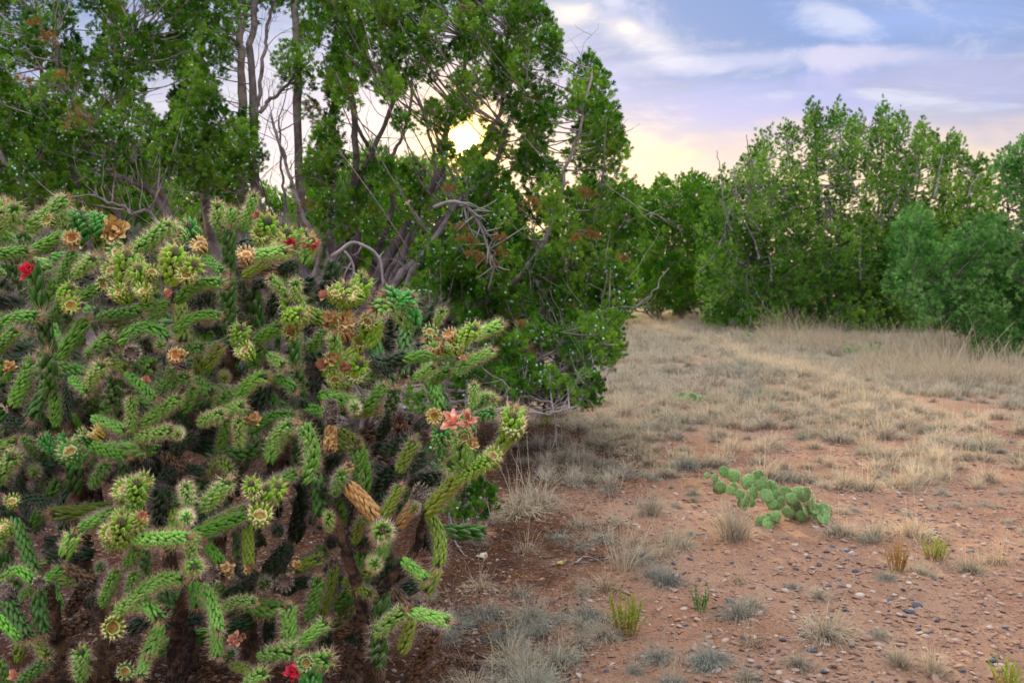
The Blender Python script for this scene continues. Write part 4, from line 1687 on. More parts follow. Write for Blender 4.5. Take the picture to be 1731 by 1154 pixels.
for P, r0, r1, d in stems:
    mb = MB()
    Q = [tuple(at(x, y, d + .05 * math.sin(i * 1.3))) for i, (x, y) in enumerate(P)]
    Q[0] = (Q[0][0], Q[0][1], -.03) if P[0][1] > 1200 else Q[0]
    Q = catmull(Q, 26) + rng.normal(0, .003, (26, 3))
    r0, r1 = r0 * .72, r1 * .8
    tube(mb, Q - np.array(CROOT), np.linspace(r0, r1, 26) / FPX * d, 10, 0, True, .16)
    for k in range(260):       # knobs of old tubercles
        i = rng.integers(1, 25)
        rad_ = np.linspace(r0, r1, 26)[i] / FPX * d
        ax_ = Q[i] - Q[i - 1]
        n_, b_ = frame(ax_)
        th = rng.uniform(0, 2 * PI)
        out = n_ * math.cos(th) + b_ * math.sin(th)
        ellips(mb, Q[i] - np.array(CROOT) + out * rad_ * .95, ax_, rad_ * rng.uniform(.5, 1.1), out, rad_ * .2, rad_ * .28, 0)
    obj('stem', mb.mesh('stem', [MAT['wood_brown']]), cholla)


# ------------------------------------------------------------------ junipers
def sprig_mesh(name, mat, seed, n1=9, n2=3, r=.045, spike=.7, L=1.0):
    """a spray of scale-leaf twiglets about one unit long, growing along +Z"""
    r_ = np.random.default_rng(seed)
    mb = MB()
    for i in range(n1):
        t = i / n1
        a = i * 2.4 + r_.normal(0, .4)
        st = np.array([0, 0, .08 + t * .55])
        ti = .35 + .75 * (1 - t) * spike + r_.normal(0, .12)
        dr = np.array([math.cos(a) * math.sin(ti), math.sin(a) * math.sin(ti), math.cos(ti)])
        l_ = (.62 - .25 * t) * r_.uniform(.75, 1.2) * L
        en = st + dr * l_
        cone3(mb, st, en, r)
        for k in range(n2):
            f = r_.uniform(.25, .85)
            q = st + dr * l_ * f
            d2 = dr + r_.normal(0, .55, 3)
            d2 /= np.linalg.norm(d2)
            cone3(mb, q, q + d2 * l_ * r_.uniform(.3, .55), r * .95)
    return mb.mesh(name, [mat], False)


SPR = {}
for k, n1, n2, r in (('fol', 15, 7, .027), ('fol_dead', 10, 4, .03), ('fol_far', 12, 5, .040), ('fol_blue', 12, 5, .040), ('fol_back', 11, 5, .045)):
    SPR[k] = [sprig_mesh('sprig_%s_%d' % (k, i), MAT[k], 100 + i, n1, n2, r) for i in range(3)]
import bmesh
bmb = bmesh.new()
bmesh.ops.create_icosphere(bmb, subdivisions=1, radius=1)
BERRY = bpy.data.meshes.new('berry_ball')
bmb.to_mesh(BERRY)
bmb.free()
BERRY.materials.append(MAT['berry'])
BERRY.polygons.foreach_set('use_smooth', [True] * len(BERRY.polygons))


def crown(root, C, radii, up, dens, size, key, berries=0.0, fillr=1.0, droop=0.0, name='crown'):
    """sprigs spread through clump volumes. C: clump centres (world), radii, up: vertical stretch"""
    loc, D, idx, sz = [], [], [], []
    bl = []
    for c_, R in zip(C, radii):
        n = int(dens * R * R * up ** .6 / (size * size))
        n = max(6, n)
        v_ = rng.normal(0, 1, (n, 3))
        v_ /= np.linalg.norm(v_, axis=1)[:, None]
        rr = rng.uniform(.15, 1, n) ** .5 * rng.uniform(.85, 1.15, n)
        # taper to a point at the top of the clump
        p = v_ * rr[:, None] * R
        p[:, 2] *= up
        hgt = np.clip(p[:, 2] / (R * up), -1, 1)
        p[:, :2] *= (1.05 - .45 * np.clip(hgt, 0, 1))[:, None]
        loc.append(c_ + p)
        dd_ = v_ * .8 + rng.normal(0, .35, (n, 3)) + np.array([0, 0, .75 - droop])
        D.append(dd_)
        sz.append(size * rng.uniform(.7, 1.35, n))
        nb = rng.poisson(berries * n * rng.uniform(.2, 1.8)) if berries else 0
        if nb:
            j = rng.integers(0, n, nb)
            bl.append((c_ + p * 1.03)[j] + rng.normal(0, size * .35, (nb, 3)))
    loc, D, sz = np.concatenate(loc), np.concatenate(D), np.concatenate(sz)
    n = len(loc)
    keep = loc[:, 2] > .03
    loc, D, sz = loc[keep], D[keep], sz[keep]
    n = len(loc)
    rt = np.array(root.location)
    scatter(name, SPR[key], loc - rt, eulers(D, rng.uniform(0, 6.28, n)), np.repeat(sz[:, None], 3, 1), rng.integers(0, 3, n), root, kind='stuff')
    if bl:
        bl = np.concatenate(bl)
        nb = len(bl)
        s_ = rng.uniform(.007, .0125, nb)
        scatter('berries', [BERRY], bl - rt, np.zeros((nb, 3)), np.repeat(s_[:, None], 3, 1), np.zeros(nb), root, kind='stuff')
    return n


def limb_pts(P, d0, d1):
    n = len(P)
    return [np.array(at(x, y, d0 + (d1 - d0) * i / (n - 1))) for i, (x, y) in enumerate(P)]


def add_limb(root, base, P, r0px, r1px, d0, d1, mat='bark', join=True, nm='limb', wig=.012):
    Q = limb_pts(P, d0, d1)
    if join:
        mid = base * .45 + Q[0] * .55 + np.array([0, 0, .12])
        Q = [base, mid] + Q
    n = 10 + 5 * len(Q)
    C = catmull(Q, n)
    w_ = rng.normal(0, 1, (n, 3)) * wig
    w_[0] = 0
    C = C + (w_ + np.roll(w_, 1, 0)) * .5
    rad = .8 * np.linspace(r0px * (1.35 if join else 1), r1px, n) / FPX * (d0 + d1) / 2
    mb = MB()
    tube(mb, C - np.array(root.location), rad, 8, 0, True, .13)
    obj(nm, mb.mesh(nm, [MAT[mat]]), root)
    return C, rad


def twigs(root, limbs, C, R, mat='bark', nrand=0, droop=False, rr=.0045, nm='twigs', inner=3):
    """branches from the nearest limb out to every clump, and some bare ones"""
    mb = MB()
    pts = np.concatenate([c_ for c_, _ in limbs])
    rt = np.array(root.location)
    for c_, r in zip(C, R):
        c_ = np.asarray(c_)
        w_ = pts + np.array([0, 0, 0])
        dist = np.linalg.norm((w_ - c_) * np.array([1, 1, .7]), axis=1) + np.where(w_[:, 2] > c_[2] - .05, .6, 0)
        i = np.argmin(dist)
        p0 = pts[i]
        mid = (p0 + c_) / 2 + rng.normal(0, .05, 3) * np.linalg.norm(c_ - p0) + np.array([0, 0, -.08 * np.linalg.norm(c_ - p0)])
        Q = catmull([p0, mid, c_, c_ + (c_ - mid) * .25 + np.array([0, 0, r * .3])], 9)
        tube(mb, Q - rt, np.linspace(rr * 2.0, rr * .7, 9), 5, 0, False)
        for k in range(inner):
            j = rng.integers(4, 9)
            q = Q[j]
            e = c_ + rng.normal(0, .6, 3) * r
            tube(mb, catmull([q, (q + e) / 2 + rng.normal(0, .02, 3), e], 5) - rt, np.linspace(rr * .8, rr * .35, 5), 4, 0, False)
    for k in range(nrand):
        i = rng.integers(0, len(pts))
        p = pts[i].copy()
        d_ = rng.normal(0, .6, 3) + np.array([0, 0, .7])
        d_ /= np.linalg.norm(d_)
        Q = [p]
        st = rng.uniform(.04, .12)
        for q in range(7):
            d_ = d_ + rng.normal(0, .22, 3) + (np.array([0, 0, -.18]) if droop else np.array([0, 0, .05]))
            d_ /= np.linalg.norm(d_)
            p = p + d_ * st
            Q.append(p)
            if q in (2, 4) and rng.uniform() < .8:
                e = p + (d_ + rng.normal(0, .6, 3)) * st * 2
                tube(mb, catmull([p, (p + e) / 2 + rng.normal(0, .01, 3), e], 4) - rt, np.linspace(rr * .6, rr * .25, 4), 4, 0, False)
        tube(mb, np.array(Q) - rt, np.linspace(rr * 1.2, rr * .3, 8), 5, 0, False)
    obj(nm, mb.mesh(nm, [MAT[mat]]), root, kind='stuff')


def field(poly, gaps, spacing, layers, dlo, dhi, rlo, rhi, thin=()):
    """clump centres: spread over an outline, at several depths, leaving the see-through places open"""
    C, R = [], []
    xs, ys = [p[0] for p in poly], [p[1] for p in poly]
    for L in range(layers):
        pl = []
        area = (max(xs) - min(xs)) * (max(ys) - min(ys))
        for t in range(int(area / spacing ** 2 * 6)):
            x, y = rng.uniform(min(xs), max(xs)), rng.uniform(min(ys), max(ys))
            if not inpoly(x, y, poly):
                continue
            if any((a - x) ** 2 + (b - y) ** 2 < spacing ** 2 for a, b in pl):
                continue
            r = rng.uniform(rlo, rhi)
            bad = False
            for (a, b, ra, rb) in gaps:
                if ((x - a) / (ra + r * .75)) ** 2 + ((y - b) / (rb + r * .75)) ** 2 < 1:
                    bad = True
                    break
            if bad:
                continue
            for (a, b, ra, rb, pr_) in thin:
                if ((x - a) / ra) ** 2 + ((y - b) / rb) ** 2 < 1 and rng.uniform() < pr_:
                    bad = True
                    break
            if bad:
                continue
            pl.append((x, y))
            d = dlo + (dhi - dlo) * (L + rng.uniform(0, 1)) / layers
            C.append(np.array(at(x, y, d)))
            R.append(r / FPX * d)
    return C, R


def rgaps(n, x0, x1, y0, y1, a=5, b=13):
    return [(rng.uniform(x0, x1), rng.uniform(y0, y1), a * rng.uniform(.5, 1.4), b * rng.uniform(.5, 1.5)) for _ in range(n)]


def juniper(lab, bx, by, d):
    b = at(bx, 470 + FPX * CAM_H / d, d)
    return thing('juniper', lab, 'juniper', (b.x, b.y, float(gz(b.x, b.y))))


# --- fan-shaped front juniper with the sun behind it
tR = juniper('large fan-shaped juniper with pale berries, the low sun shining through its limbs', 610, 0, 9.0)
bR = np.array(tR.location)
limR = []
for P, r0, r1, d0, d1, mt in (
        ([(622, 510), (647, 451), (699, 365), (743, 288), (756, 215), (784, 149), (788, 60)], 11, 3, 8.6, 8.9, 'bark_dark'),
        ([(640, 520), (680, 440), (712, 350), (750, 288), (735, 215)], 8, 3, 8.9, 9.1, 'bark'),
        ([(655, 500), (712, 427), (754, 365), (805, 288), (829, 225), (850, 173), (856, 70)], 9, 3, 8.5, 8.7, 'bark_dark'),
        ([(700, 460), (774, 347), (833, 288), (860, 208), (885, 150), (900, 60)], 7, 2.5, 8.3, 8.4, 'bark'),
        ([(720, 450), (798, 360), (867, 284), (895, 255), (930, 190)], 6, 2, 8.7, 8.8, 'bark'),
        ([(560, 462), (588, 392), (604, 312), (639, 236), (670, 149), (677, 60)], 7, 3, 8.9, 9.3, 'bark_dark'),
        ([(590, 470), (611, 345), (656, 270), (684, 222), (700, 120)], 6, 2.5, 9.3, 9.5, 'bark'),
        ([(670, 560), (775, 531), (855, 482), (907, 430), (940, 350), (964, 263), (985, 208), (1000, 120)], 7, 2, 8.2, 7.9, 'bark'),
        ([(700, 580), (855, 538), (907, 528), (959, 489), (997, 424), (1007, 375), (1020, 290)], 7, 2.5, 8.1, 7.8, 'bark'),
        ([(959, 489), (1014, 437), (1045, 380)], 4, 2, 7.9, 7.8, 'bark'),
        ([(700, 640), (800, 650), (861, 635), (927, 597), (986, 552), (1030, 520)], 6, 2, 7.9, 7.6, 'bark'),
        ([(740, 660), (889, 652), (952, 625), (993, 583), (1038, 583)], 4.5, 1.6, 7.7, 7.4, 'bark'),
        ([(760, 680), (893, 673), (941, 684), (976, 670), (1000, 640)], 4, 1.5, 7.5, 7.2, 'bark'),
        ([(680, 690), (760, 700), (860, 690), (910, 700), (960, 690)], 5, 1.5, 7.2, 7.0, 'bark'),
        ([(800, 620), (870, 600), (930, 560), (1000, 545), (1045, 510)], 4, 1.5, 7.9, 7.7, 'bark'),
        ([(750, 560), (840, 520), (920, 470), (980, 400)], 5, 2, 8.5, 8.4, 'bark'),
        ([(640, 700), (700, 760), (760, 800), (800, 830)], 6, 2, 7.2, 5.6, 'bark'),
        ([(650, 470), (700, 400), (727, 340), (731, 250), (690, 130)], 6, 2.5, 9.2, 9.4, 'bark'),
        ([(611, 520), (640, 420), (662, 330), (600, 200), (580, 90)], 7, 3, 9.4, 9.6, 'bark_dark')):
    limR.append(add_limb(tR, bR, P, r0, r1, d0, d1, mt, join=P[0][0] < 765))
polyR = [(560, -60), (900, -60), (905, 0), (920, 25), (944, 90), (942, 140), (933, 190), (948, 205), (962, 172), (985, 135), (1001, 100), (1010, 130), (1028, 200),
         (1042, 250), (1062, 300), (1082, 380), (1074, 430), (1050, 480), (1058, 510), (1042, 560), (1040, 595), (1000, 610), (1005, 650), (984, 685),
         (955, 668), (900, 665), (830, 690), (780, 680), (700, 600), (700, 480), (760, 400), (700, 330), (600, 290), (545, 250)]
gapsR = [(788, 236, 21, 20), (842, 268, 12, 14), (815, 195, 7, 9), (760, 290, 6, 10), (870, 235, 8, 8), (752, 225, 8, 12), (945, 245, 14, 40), (965, 300, 14, 22), (620, 170, 12, 30),
         (650, 240, 18, 30), (690, 250, 30, 25), (735, 330, 40, 40), (600, 260, 24, 30), (690, 110, 6, 12), (640, 100, 6, 14), (755, 60, 5, 10), (560, 60, 8, 16), (560, 160, 8, 16), (870, 150, 4, 8), (925, 612, 12, 8), (700, 390, 26, 40), (955, 215, 12, 20),
         (1035, 285, 10, 14), (700, 180, 12, 20), (830, 190, 16, 22), (905, 395, 18, 12)]
thinR = [(640, 180, 90, 130, .55), (930, 590, 110, 80, .35), (800, 330, 110, 60, .5), (950, 260, 60, 70, .3), (880, 500, 60, 60, .25), (800, 230, 110, 90, .35)]
C1, R1 = field(polyR, gapsR + rgaps(26, 560, 930, 0, 330), 29, 3, 7.5, 9.8, 15, 26, thinR)
C2, R2 = [], []
for x, y, r, d in ((830, 570, 22, 7.6), (870, 585, 22, 7.4), (905, 560, 22, 7.5), (940, 575, 20, 7.3), (850, 640, 20, 7.2), (890, 625, 18, 7.2), (930, 640, 18, 7.1), (965, 600, 18, 7.3), (1000, 560, 22, 7.4), (815, 610, 20, 7.3), (880, 665, 18, 7.0), (1000, 600, 16, 7.3), (762, 212, 8, 8.4), (818, 214, 9, 8.3), (822, 246, 8, 8.3), (756, 250, 9, 8.6), (775, 272, 9, 8.5), (806, 284, 10, 8.4), (850, 225, 10, 8.3), (862, 262, 11, 8.3), (700, 520, 30, 8.0), (740, 470, 34, 7.8), (720, 430, 24, 7.9), (790, 440, 34, 7.9), (770, 500, 34, 7.9), (830, 480, 30, 7.7), (850, 420, 34, 7.8), (800, 560, 30, 7.6),
                   (700, 580, 28, 7.4), (740, 620, 28, 7.3), (680, 660, 22, 7.0), (720, 690, 26, 6.8), (790, 640, 24, 7.2), (850, 610, 22, 7.4),
                   (790, 800, 30, 5.4), (800, 850, 30, 5.3), (815, 830, 22, 5.25), (775, 850, 28, 5.4), (760, 810, 26, 5.5), (740, 780, 26, 5.6), (705, 760, 24, 5.7), (720, 840, 24, 5.6), (800, 770, 22, 5.5),
                   (600, 350, 26, 8.7), (630, 375, 24, 8.6), (580, 385, 24, 8.6), (560, 345, 20, 8.7), (705, 340, 22, 8.4), (708, 370, 22, 8.4),
                   (960, 120, 8, 8.0), (1000, 125, 9, 8.0), (1000, 150, 12, 8.0), (980, 175, 12, 8), (1003, 190, 16, 8), (968, 190, 10, 8), (1020, 240, 18, 8), (1040, 300, 22, 7.9),
                   (930, 70, 24, 8.6), (935, 110, 18, 8.6), (920, 160, 22, 8.6), (925, 200, 20, 8.5), (1060, 370, 22, 7.8), (1060, 420, 22, 7.8), (1035, 470, 24, 7.7), (1030, 540, 24, 7.6),
                   (1025, 580, 20, 7.5), (995, 640, 16, 7.1), (985, 670, 12, 7.1), (960, 655, 14, 7.1), (955, 510, 30, 7.8), (960, 440, 34, 7.9), (1010, 400, 30, 7.8)):
    C2.append(np.array(at(x, y, d)))
    R2.append(r / FPX * d)
C_, R_2 = C1 + C2, R1 + R2
print('front sprigs', len(C_), crown(tR, C_, R_2, 1.15, 17, .049, 'fol', .12))
twigs(tR, limR, C_, R_2, 'bark', 260, rr=.0035, inner=3)
# bare drooping arcs under the fan
mb = MB()
for k in range(24):
    x0, y0 = rng.uniform(800, 960), rng.uniform(560, 660)
    x1, y1 = x0 + rng.uniform(40, 130), y0 + rng.uniform(-40, 30)
    d = rng.uniform(7.1, 8)
    Q = catmull([at(x0, y0, d), at((x0 + x1) / 2, (y0 + y1) / 2 + rng.uniform(8, 26), d + rng.normal(0, .1)), at(min(x1, 1035), y1, d - .1)], 9)
    tube(mb, Q - bR, np.linspace(.006, .002, 9), 5, 0, False)
obj('bare_twigs', mb.mesh('bare_twigs', [MAT['bark_dark']]), tR, kind='stuff')


def dead_branch(root, P, d, r0, r1, sprays, twn=18):
    mb = MB()
    Q = catmull([at(x, y, d) for x, y in P], 20)
    tube(mb, Q - np.array(root.location), np.linspace(r0, r1, 20) / FPX * d, 6)
    for k in range(twn):
        i = rng.integers(6, 20)
        e = Q[i] + np.array([rng.normal(0, .10), rng.normal(0, .04), rng.normal(-.03, .09)])
        tube(mb, catmull([Q[i], (Q[i] + e) / 2 + rng.normal(0, .012, 3), e], 5) - np.array(root.location), np.linspace(r1, r1 * .35, 5) / FPX * d, 4)
    obj('dead_branch', mb.mesh('dead_branch', [MAT['twig_grey']]), root, label='bare silvery dead branch')


dead_branch(tR, [(733, 351), (752, 343), (772, 341), (792, 352), (806, 372), (818, 398), (826, 425), (836, 448)], 7.3, 3.6, 1.8, None, 40)
dead_branch(tR, [(560, 434), (575, 424), (588, 413), (600, 410), (615, 415), (632, 425), (643, 441), (646, 462), (648, 484)], 7.6, 3.8, 2.2, None, 4)
dead_branch(tR, [(582, 424), (594, 440), (598, 458), (592, 480)], 7.6, 2.5, 1.6, None, 3)


def dead_spray(root, x, y, r, d):
    n = int(6 + r * 1.3)
    p = rng.normal(0, .42, (n, 3)) * np.array([1, .6, .7]) * r / FPX * d + np.array(at(x, y, d))
    D = p - np.array(at(x, y + r * .8, d)) + rng.normal(0, .1, (n, 3)) * r / FPX * d
    sz = rng.uniform(.03, .055, n)
    scatter('dead_spray', SPR['fol_dead'], p - np.array(root.location), eulers(D, rng.uniform(0, 6, n)), np.repeat(sz[:, None], 3, 1), rng.integers(0, 3, n), root,
            kind='stuff', label='spray of dead golden-brown foliage')


for x, y, r in ((822, 442, 20), (800, 432, 10), (845, 430, 10), (783, 405, 12), (777, 385, 12), (845, 405, 10), (800, 412, 8), (880, 550, 8), (898, 598, 9), (758, 322, 10),
                (900, 345, 14), (990, 330, 14), (975, 405, 12), (1000, 400, 12), (1055, 440, 8)):
    dead_spray(tR, x, y, r, 7.3 if y < 500 else 7.4)

# --- upright juniper with parallel trunks in the middle
tM = juniper('tall juniper of many parallel upright grey trunks behind the cholla', 450, 0, 9.8)
bM = np.array(tM.location)
limM = []
for P, r0, r1, d0, d1, mt in (
        ([(420, 480), (411, 340), (411, 188), (405, 65), (408, -40)], 10, 7, 9.6, 9.6, 'bark'),
        ([(440, 480), (432, 330), (430, 207), (424, 81), (436, -30)], 10, 6, 9.4, 9.4, 'bark'),
        ([(430, 210), (440, 150), (450, 60), (470, -20)], 5, 3, 9.4, 9.4, 'bark'),
        ([(510, 500), (508, 356), (502, 162), (498, -40)], 10, 7, 9.5, 9.5, 'bark'),
        ([(556, 500), (559, 399), (562, 208), (573, 104), (576, -40)], 10, 6, 9.8, 9.8, 'bark_dark'),
        ([(600, 440), (600, 326), (599, 190), (580, 120), (566, 20)], 8, 4, 9.3, 9.3, 'bark_dark'),
        ([(440, 190), (453, 171), (475, 155), (498, 129), (527, 94)], 4.5, 2.5, 9.3, 9.3, 'bark'),
        ([(540, 440), (518, 372), (495, 317), (475, 250), (458, 190)], 5, 2.5, 9.2, 9.2, 'bark'),
        ([(470, 440), (480, 350), (476, 290), (470, 200)], 4, 2, 9.7, 9.7, 'twig_grey'),
        ([(560, 470), (500, 500), (450, 470), (460, 400), (450, 330)], 4, 2, 9.2, 9.0, 'bark'),
        ([(380, 470), (350, 380), (347, 240), (337, 113), (350, -20)], 11, 6, 9.9, 9.9, 'bark')):
    limM.append(add_limb(tM, bM, P, r0, r1, d0, d1, mt, join=P[0][1] > 430))
polyM = [(300, -60), (620, -60), (620, 120), (600, 240), (560, 300), (470, 320), (330, 330), (300, 200)]
gapsM = [(424, 120, 16, 70), (450, 70, 18, 40), (470, 210, 36, 70), (455, 290, 36, 34), (395, 150, 14, 50), (530, 200, 20, 60), (540, 130, 14, 30), (480, 60, 14, 40), (590, 240, 20, 40),
         (610, 170, 16, 30)]
C1, R1 = field(polyM, gapsM + rgaps(16, 300, 600, 0, 300), 30, 2, 9.0, 10.2, 15, 25, [(480, 150, 120, 200, .55)])
C2, R2 = [], []
for x, y, r, d in ((345, 175, 34, 8.9), (370, 210, 28, 8.8), (410, 235, 26, 8.7), (430, 265, 22, 8.7), (330, 240, 34, 8.9), (370, 270, 32, 8.8), (405, 290, 26, 8.8), (330, 290, 28, 8.9), (350, 145, 20, 8.9),
                   (540, 255, 26, 8.9), (530, 290, 24, 8.9), (570, 270, 18, 8.9), (485, 100, 26, 9.1), (515, 140, 20, 9.2), (525, 185, 16, 9.2), (520, 60, 20, 9.2)):
    C2.append(np.array(at(x, y, d)))
    R2.append(r / FPX * d)
crown(tM, C1 + C2, R1 + R2, 1.15, 15, .049, 'fol', .15)
twigs(tM, limM, C1 + C2, R1 + R2, 'bark', 160, rr=.0035, inner=3)
for x, y, r in ((527, 182, 14), (520, 350, 14), (540, 350, 10), (535, 210, 10)):
    dead_spray(tM, x, y, r, 8.9)

# --- broad juniper at the left
tL = juniper('broad leaning juniper heavy with pale berries behind the cholla top', 210, 0, 9.2)
bL = np.array(tL.location)
limL = []
for P, r0, r1, d0, d1, mt in (
        ([(300, 470), (285, 366), (259, 291), (227, 243), (200, 200), (190, 60)], 8, 3, 8.8, 9.0, 'bark_dark'),
        ([(290, 480), (259, 369), (225, 360), (200, 346), (150, 330)], 5, 2, 8.4, 8.2, 'bark'),
        ([(310, 450), (265, 335), (230, 310), (180, 290), (120, 200), (90, 60)], 7, 3, 8.6, 8.4, 'bark_dark'),
        ([(110, 480), (65, 350), (39, 307), (10, 275), (-40, 180)], 9, 4, 8.9, 8.7, 'bark'),
        ([(170, 480), (140, 380), (125, 300), (75, 160), (60, 20)], 7, 3, 9.2, 9.2, 'bark'),
        ([(227, 275), (190, 245), (155, 213), (115, 150)], 4, 2, 8.6, 8.4, 'bark'),
        ([(40, 520), (0, 450), (-40, 360)], 7, 3, 8.6, 8.4, 'bark'),
        ([(150, 520), (60, 500), (10, 480), (-30, 440)], 5, 3, 8.4, 8.1, 'twig_grey'),
        ([(240, 470), (205, 380), (190, 330), (196, 250), (214, 110), (226, 60)], 6, 3, 8.8, 8.5, 'bark_dark')):
    limL.append(add_limb(tL, bL, P, r0, r1, d0, d1, mt, join=P[0][1] > 430))
polyL = [(-60, -60), (350, -60), (330, 120), (300, 250), (280, 300), (200, 300), (190, 350), (60, 345), (-60, 345)]
gapsL = [(52, 170, 10, 12), (280, 165, 10, 20), (268, 120, 6, 10), (150, 35, 6, 10), (95, 75, 6, 8), (120, 300, 20, 12)]
C1, R1 = field(polyL, gapsL + rgaps(22, 0, 330, 0, 220, 4, 10), 31, 3, 8.2, 9.8, 15, 25, [(250, 290, 50, 40, .6)])
crown(tL, C1, R1, 1.1, 15, .050, 'fol', .16)
twigs(tL, limL, C1, R1, 'bark', 160, rr=.0035, inner=3)
for x, y, r in ((82, 66, 18), (40, 137, 13), (132, 205, 22), (106, 130, 9), (60, 40, 8)):
    dead_spray(tL, x, y, r, 7.8)


# --- smaller junipers seen between the trunks and far ones
def far_juniper(lab, bx, d, poly, gaps, key, spacing, layers, rlo, rhi, up, size, dens, dthick, limbs, berries=0.0, thin=(), nrand=25, rr=.006, extra=None):
    t = juniper(lab, bx, 0, d)
    b = np.array(t.location)
    C, R = field(poly, gaps, spacing, layers, d - dthick, d + dthick, rlo, rhi, thin)
    if extra:
        Ce, Re = field(extra, [], spacing, 2, d - dthick, d + dthick, rlo, rhi)
        C, R = C + Ce, R + Re
    print(len(C), crown(t, C, R, up, dens * 7.6, size * .72, key, berries))
    lm = []
    for P, r0, r1 in limbs:
        dd_ = d + rng.uniform(-dthick, dthick) * .6
        lm.append(add_limb(t, b, P, r0, r1, d + (dd_ - d) * .3, dd_, 'bark', wig=.02))
    twigs(t, lm, C, R, 'bark', nrand, rr=rr, inner=1)
    return t


def fan(bx, by, tips, r0=4, r1=1.5):
    out = []
    for (tx, ty) in tips:
        mx, my = bx + (tx - bx) * .75, by + (ty - by) * .45
        out.append(([(bx + (tx - bx) * .25, by - 14), (mx, my), (tx, ty)], r0, r1))
    return out


far_juniper('dark green juniper glimpsed low behind the parallel trunks', 430, 15, [(200, 620), (200, 300), (260, 240), (340, 235), (385, 260), (410, 330), (480, 345), (540, 310), (640, 300), (660, 420), (640, 620)], [],
            'fol_back', 30, 2, 26, 40, 1.1, .11, 1.5, 1.2, fan(430, 640, ((320, 400), (400, 370), (500, 380), (580, 350))))
far_juniper('rounded bright green juniper glimpsed beside the sun', 640, 21, [(560, 330), (590, 275), (630, 255), (680, 275), (720, 290), (780, 300), (840, 330), (880, 400), (880, 560), (560, 560)], [],
            'fol_back', 26, 2, 20, 32, 1.1, .13, 1.5, 1.5, fan(690, 570, ((620, 300), (680, 310), (760, 340), (830, 370))))
far_juniper('dark juniper closing the view behind the broad leaning one', 90, 16, [(-80, 620), (-80, 200), (0, 150), (100, 190), (180, 230), (240, 260), (250, 620)], [],
            'fol_back', 32, 2, 28, 42, 1.1, .12, 1.5, 1.5, fan(90, 620, ((-20, 320), (60, 300), (150, 350))))
far_juniper('low golden-lit juniper seen beneath the fan of limbs', 900, 30, [(840, 500), (850, 440), (900, 400), (960, 410), (1020, 430), (1070, 460), (1075, 520), (850, 530)], [],
            'fol_back', 20, 2, 14, 22, 1.1, .16, 1.4, 1.8, fan(950, 535, ((890, 430), (950, 430), (1020, 450))))

polyF = [(1078, 512), (1072, 400), (1080, 345), (1098, 330), (1112, 322), (1126, 314), (1140, 330), (1152, 312), (1172, 300), (1190, 303), (1212, 330), (1240, 350), (1250, 520)]
far_juniper('far juniper standing between the fan-shaped one and the largest far one', 1150, 34, polyF, [], 'fol_back', 17, 3, 10, 18, 1.35, .17, 1.5, 2,
            fan(1150, 528, ((1095, 380), (1125, 350), (1165, 330), (1200, 340))), nrand=30, rr=.007)

polyG = [(1195, 535), (1180, 470), (1182, 400), (1195, 345), (1212, 300), (1225, 284), (1243, 300), (1262, 245), (1275, 238), (1285, 212), (1300, 222), (1318, 212), (1340, 206), (1360, 215),
         (1368, 180), (1376, 165), (1388, 195), (1402, 175), (1420, 160), (1437, 178), (1450, 180), (1462, 206), (1480, 205), (1488, 175), (1495, 165), (1508, 178), (1522, 186), (1530, 215), (1545, 222),
         (1560, 204), (1572, 220), (1592, 222), (1604, 212), (1616, 210), (1632, 240), (1662, 268), (1680, 330), (1692, 385), (1700, 470), (1690, 560), (1560, 566), (1400, 560), (1290, 545), (1230, 548)]
gapsG = [(1345, 262, 12, 22), (1390, 300, 9, 14), (1455, 300, 9, 16), (1310, 290, 8, 14), (1500, 260, 8, 16), (1480, 345, 10, 14), (1440, 350, 10, 12), (1570, 290, 8, 18), (1615, 300, 8, 20), (1556, 330, 9, 16),
         (1325, 400, 8, 10), (1400, 380, 8, 12), (1580, 360, 12, 12), (1320, 260, 9, 16), (1595, 250, 6, 14), (1420, 235, 8, 16), (1530, 250, 7, 14), (1290, 520, 20, 8), (1360, 250, 7, 18)]
limG = fan(1420, 560, ((1230, 330), (1262, 300), (1290, 250), (1330, 240), (1376, 190), (1420, 190), (1470, 240), (1497, 190), (1520, 230), (1565, 240), (1612, 240), (1650, 300), (1670, 350)), 5, 1.3)
gaG = [(a, b, c_ * .7, d_ * .8) for a, b, c_, d_ in gapsG]
polyG2 = [(1200, 545), (1190, 470), (1215, 400), (1290, 380), (1420, 400), (1560, 380), (1690, 400), (1700, 470), (1690, 570), (1560, 572), (1400, 566), (1290, 550)]
polyG = [(a, b + 22 if b < 420 else b) for a, b in polyG]
tG = far_juniper('largest far juniper, wide dome of upright plumes with pale limbs inside', 1420, 28, polyG, gaG, 'fol_far', 22, 4, 9, 16, 2.1, .15, 1.25, 3.2, limG, 0,
                 [(1480, 330, 120, 70, .35), (1340, 260, 90, 60, .3)], nrand=110, rr=.008, extra=polyG2)
bG = np.array(tG.location)
for P, r0, r1 in (([(1225, 410), (1228, 372), (1244, 330), (1240, 280)], 2.4, 1.2), ([(1222, 330), (1218, 290), (1212, 255)], 1.6, .8), ([(1270, 300), (1265, 260), (1262, 228)], 1.6, .8),
                  ([(1430, 290), (1442, 310), (1455, 340)], 2, 1), ([(1520, 380), (1535, 330), (1550, 290), (1545, 240)], 4, 1.5), ([(1500, 370), (1525, 320), (1540, 280)], 3, 1.5),
                  ([(1395, 388), (1397, 355), (1395, 340)], 3, 2), ([(1403, 390), (1404, 365), (1402, 350)], 3, 2), ([(1440, 460), (1465, 455), (1470, 450)], 3, 1.4), ([(1325, 400), (1340, 420), (1356, 430)], 2.5, 1)):
    add_limb(tG, bG, P, r0, r1, 26, 25.8, 'twig_grey', join=False, nm='limb')

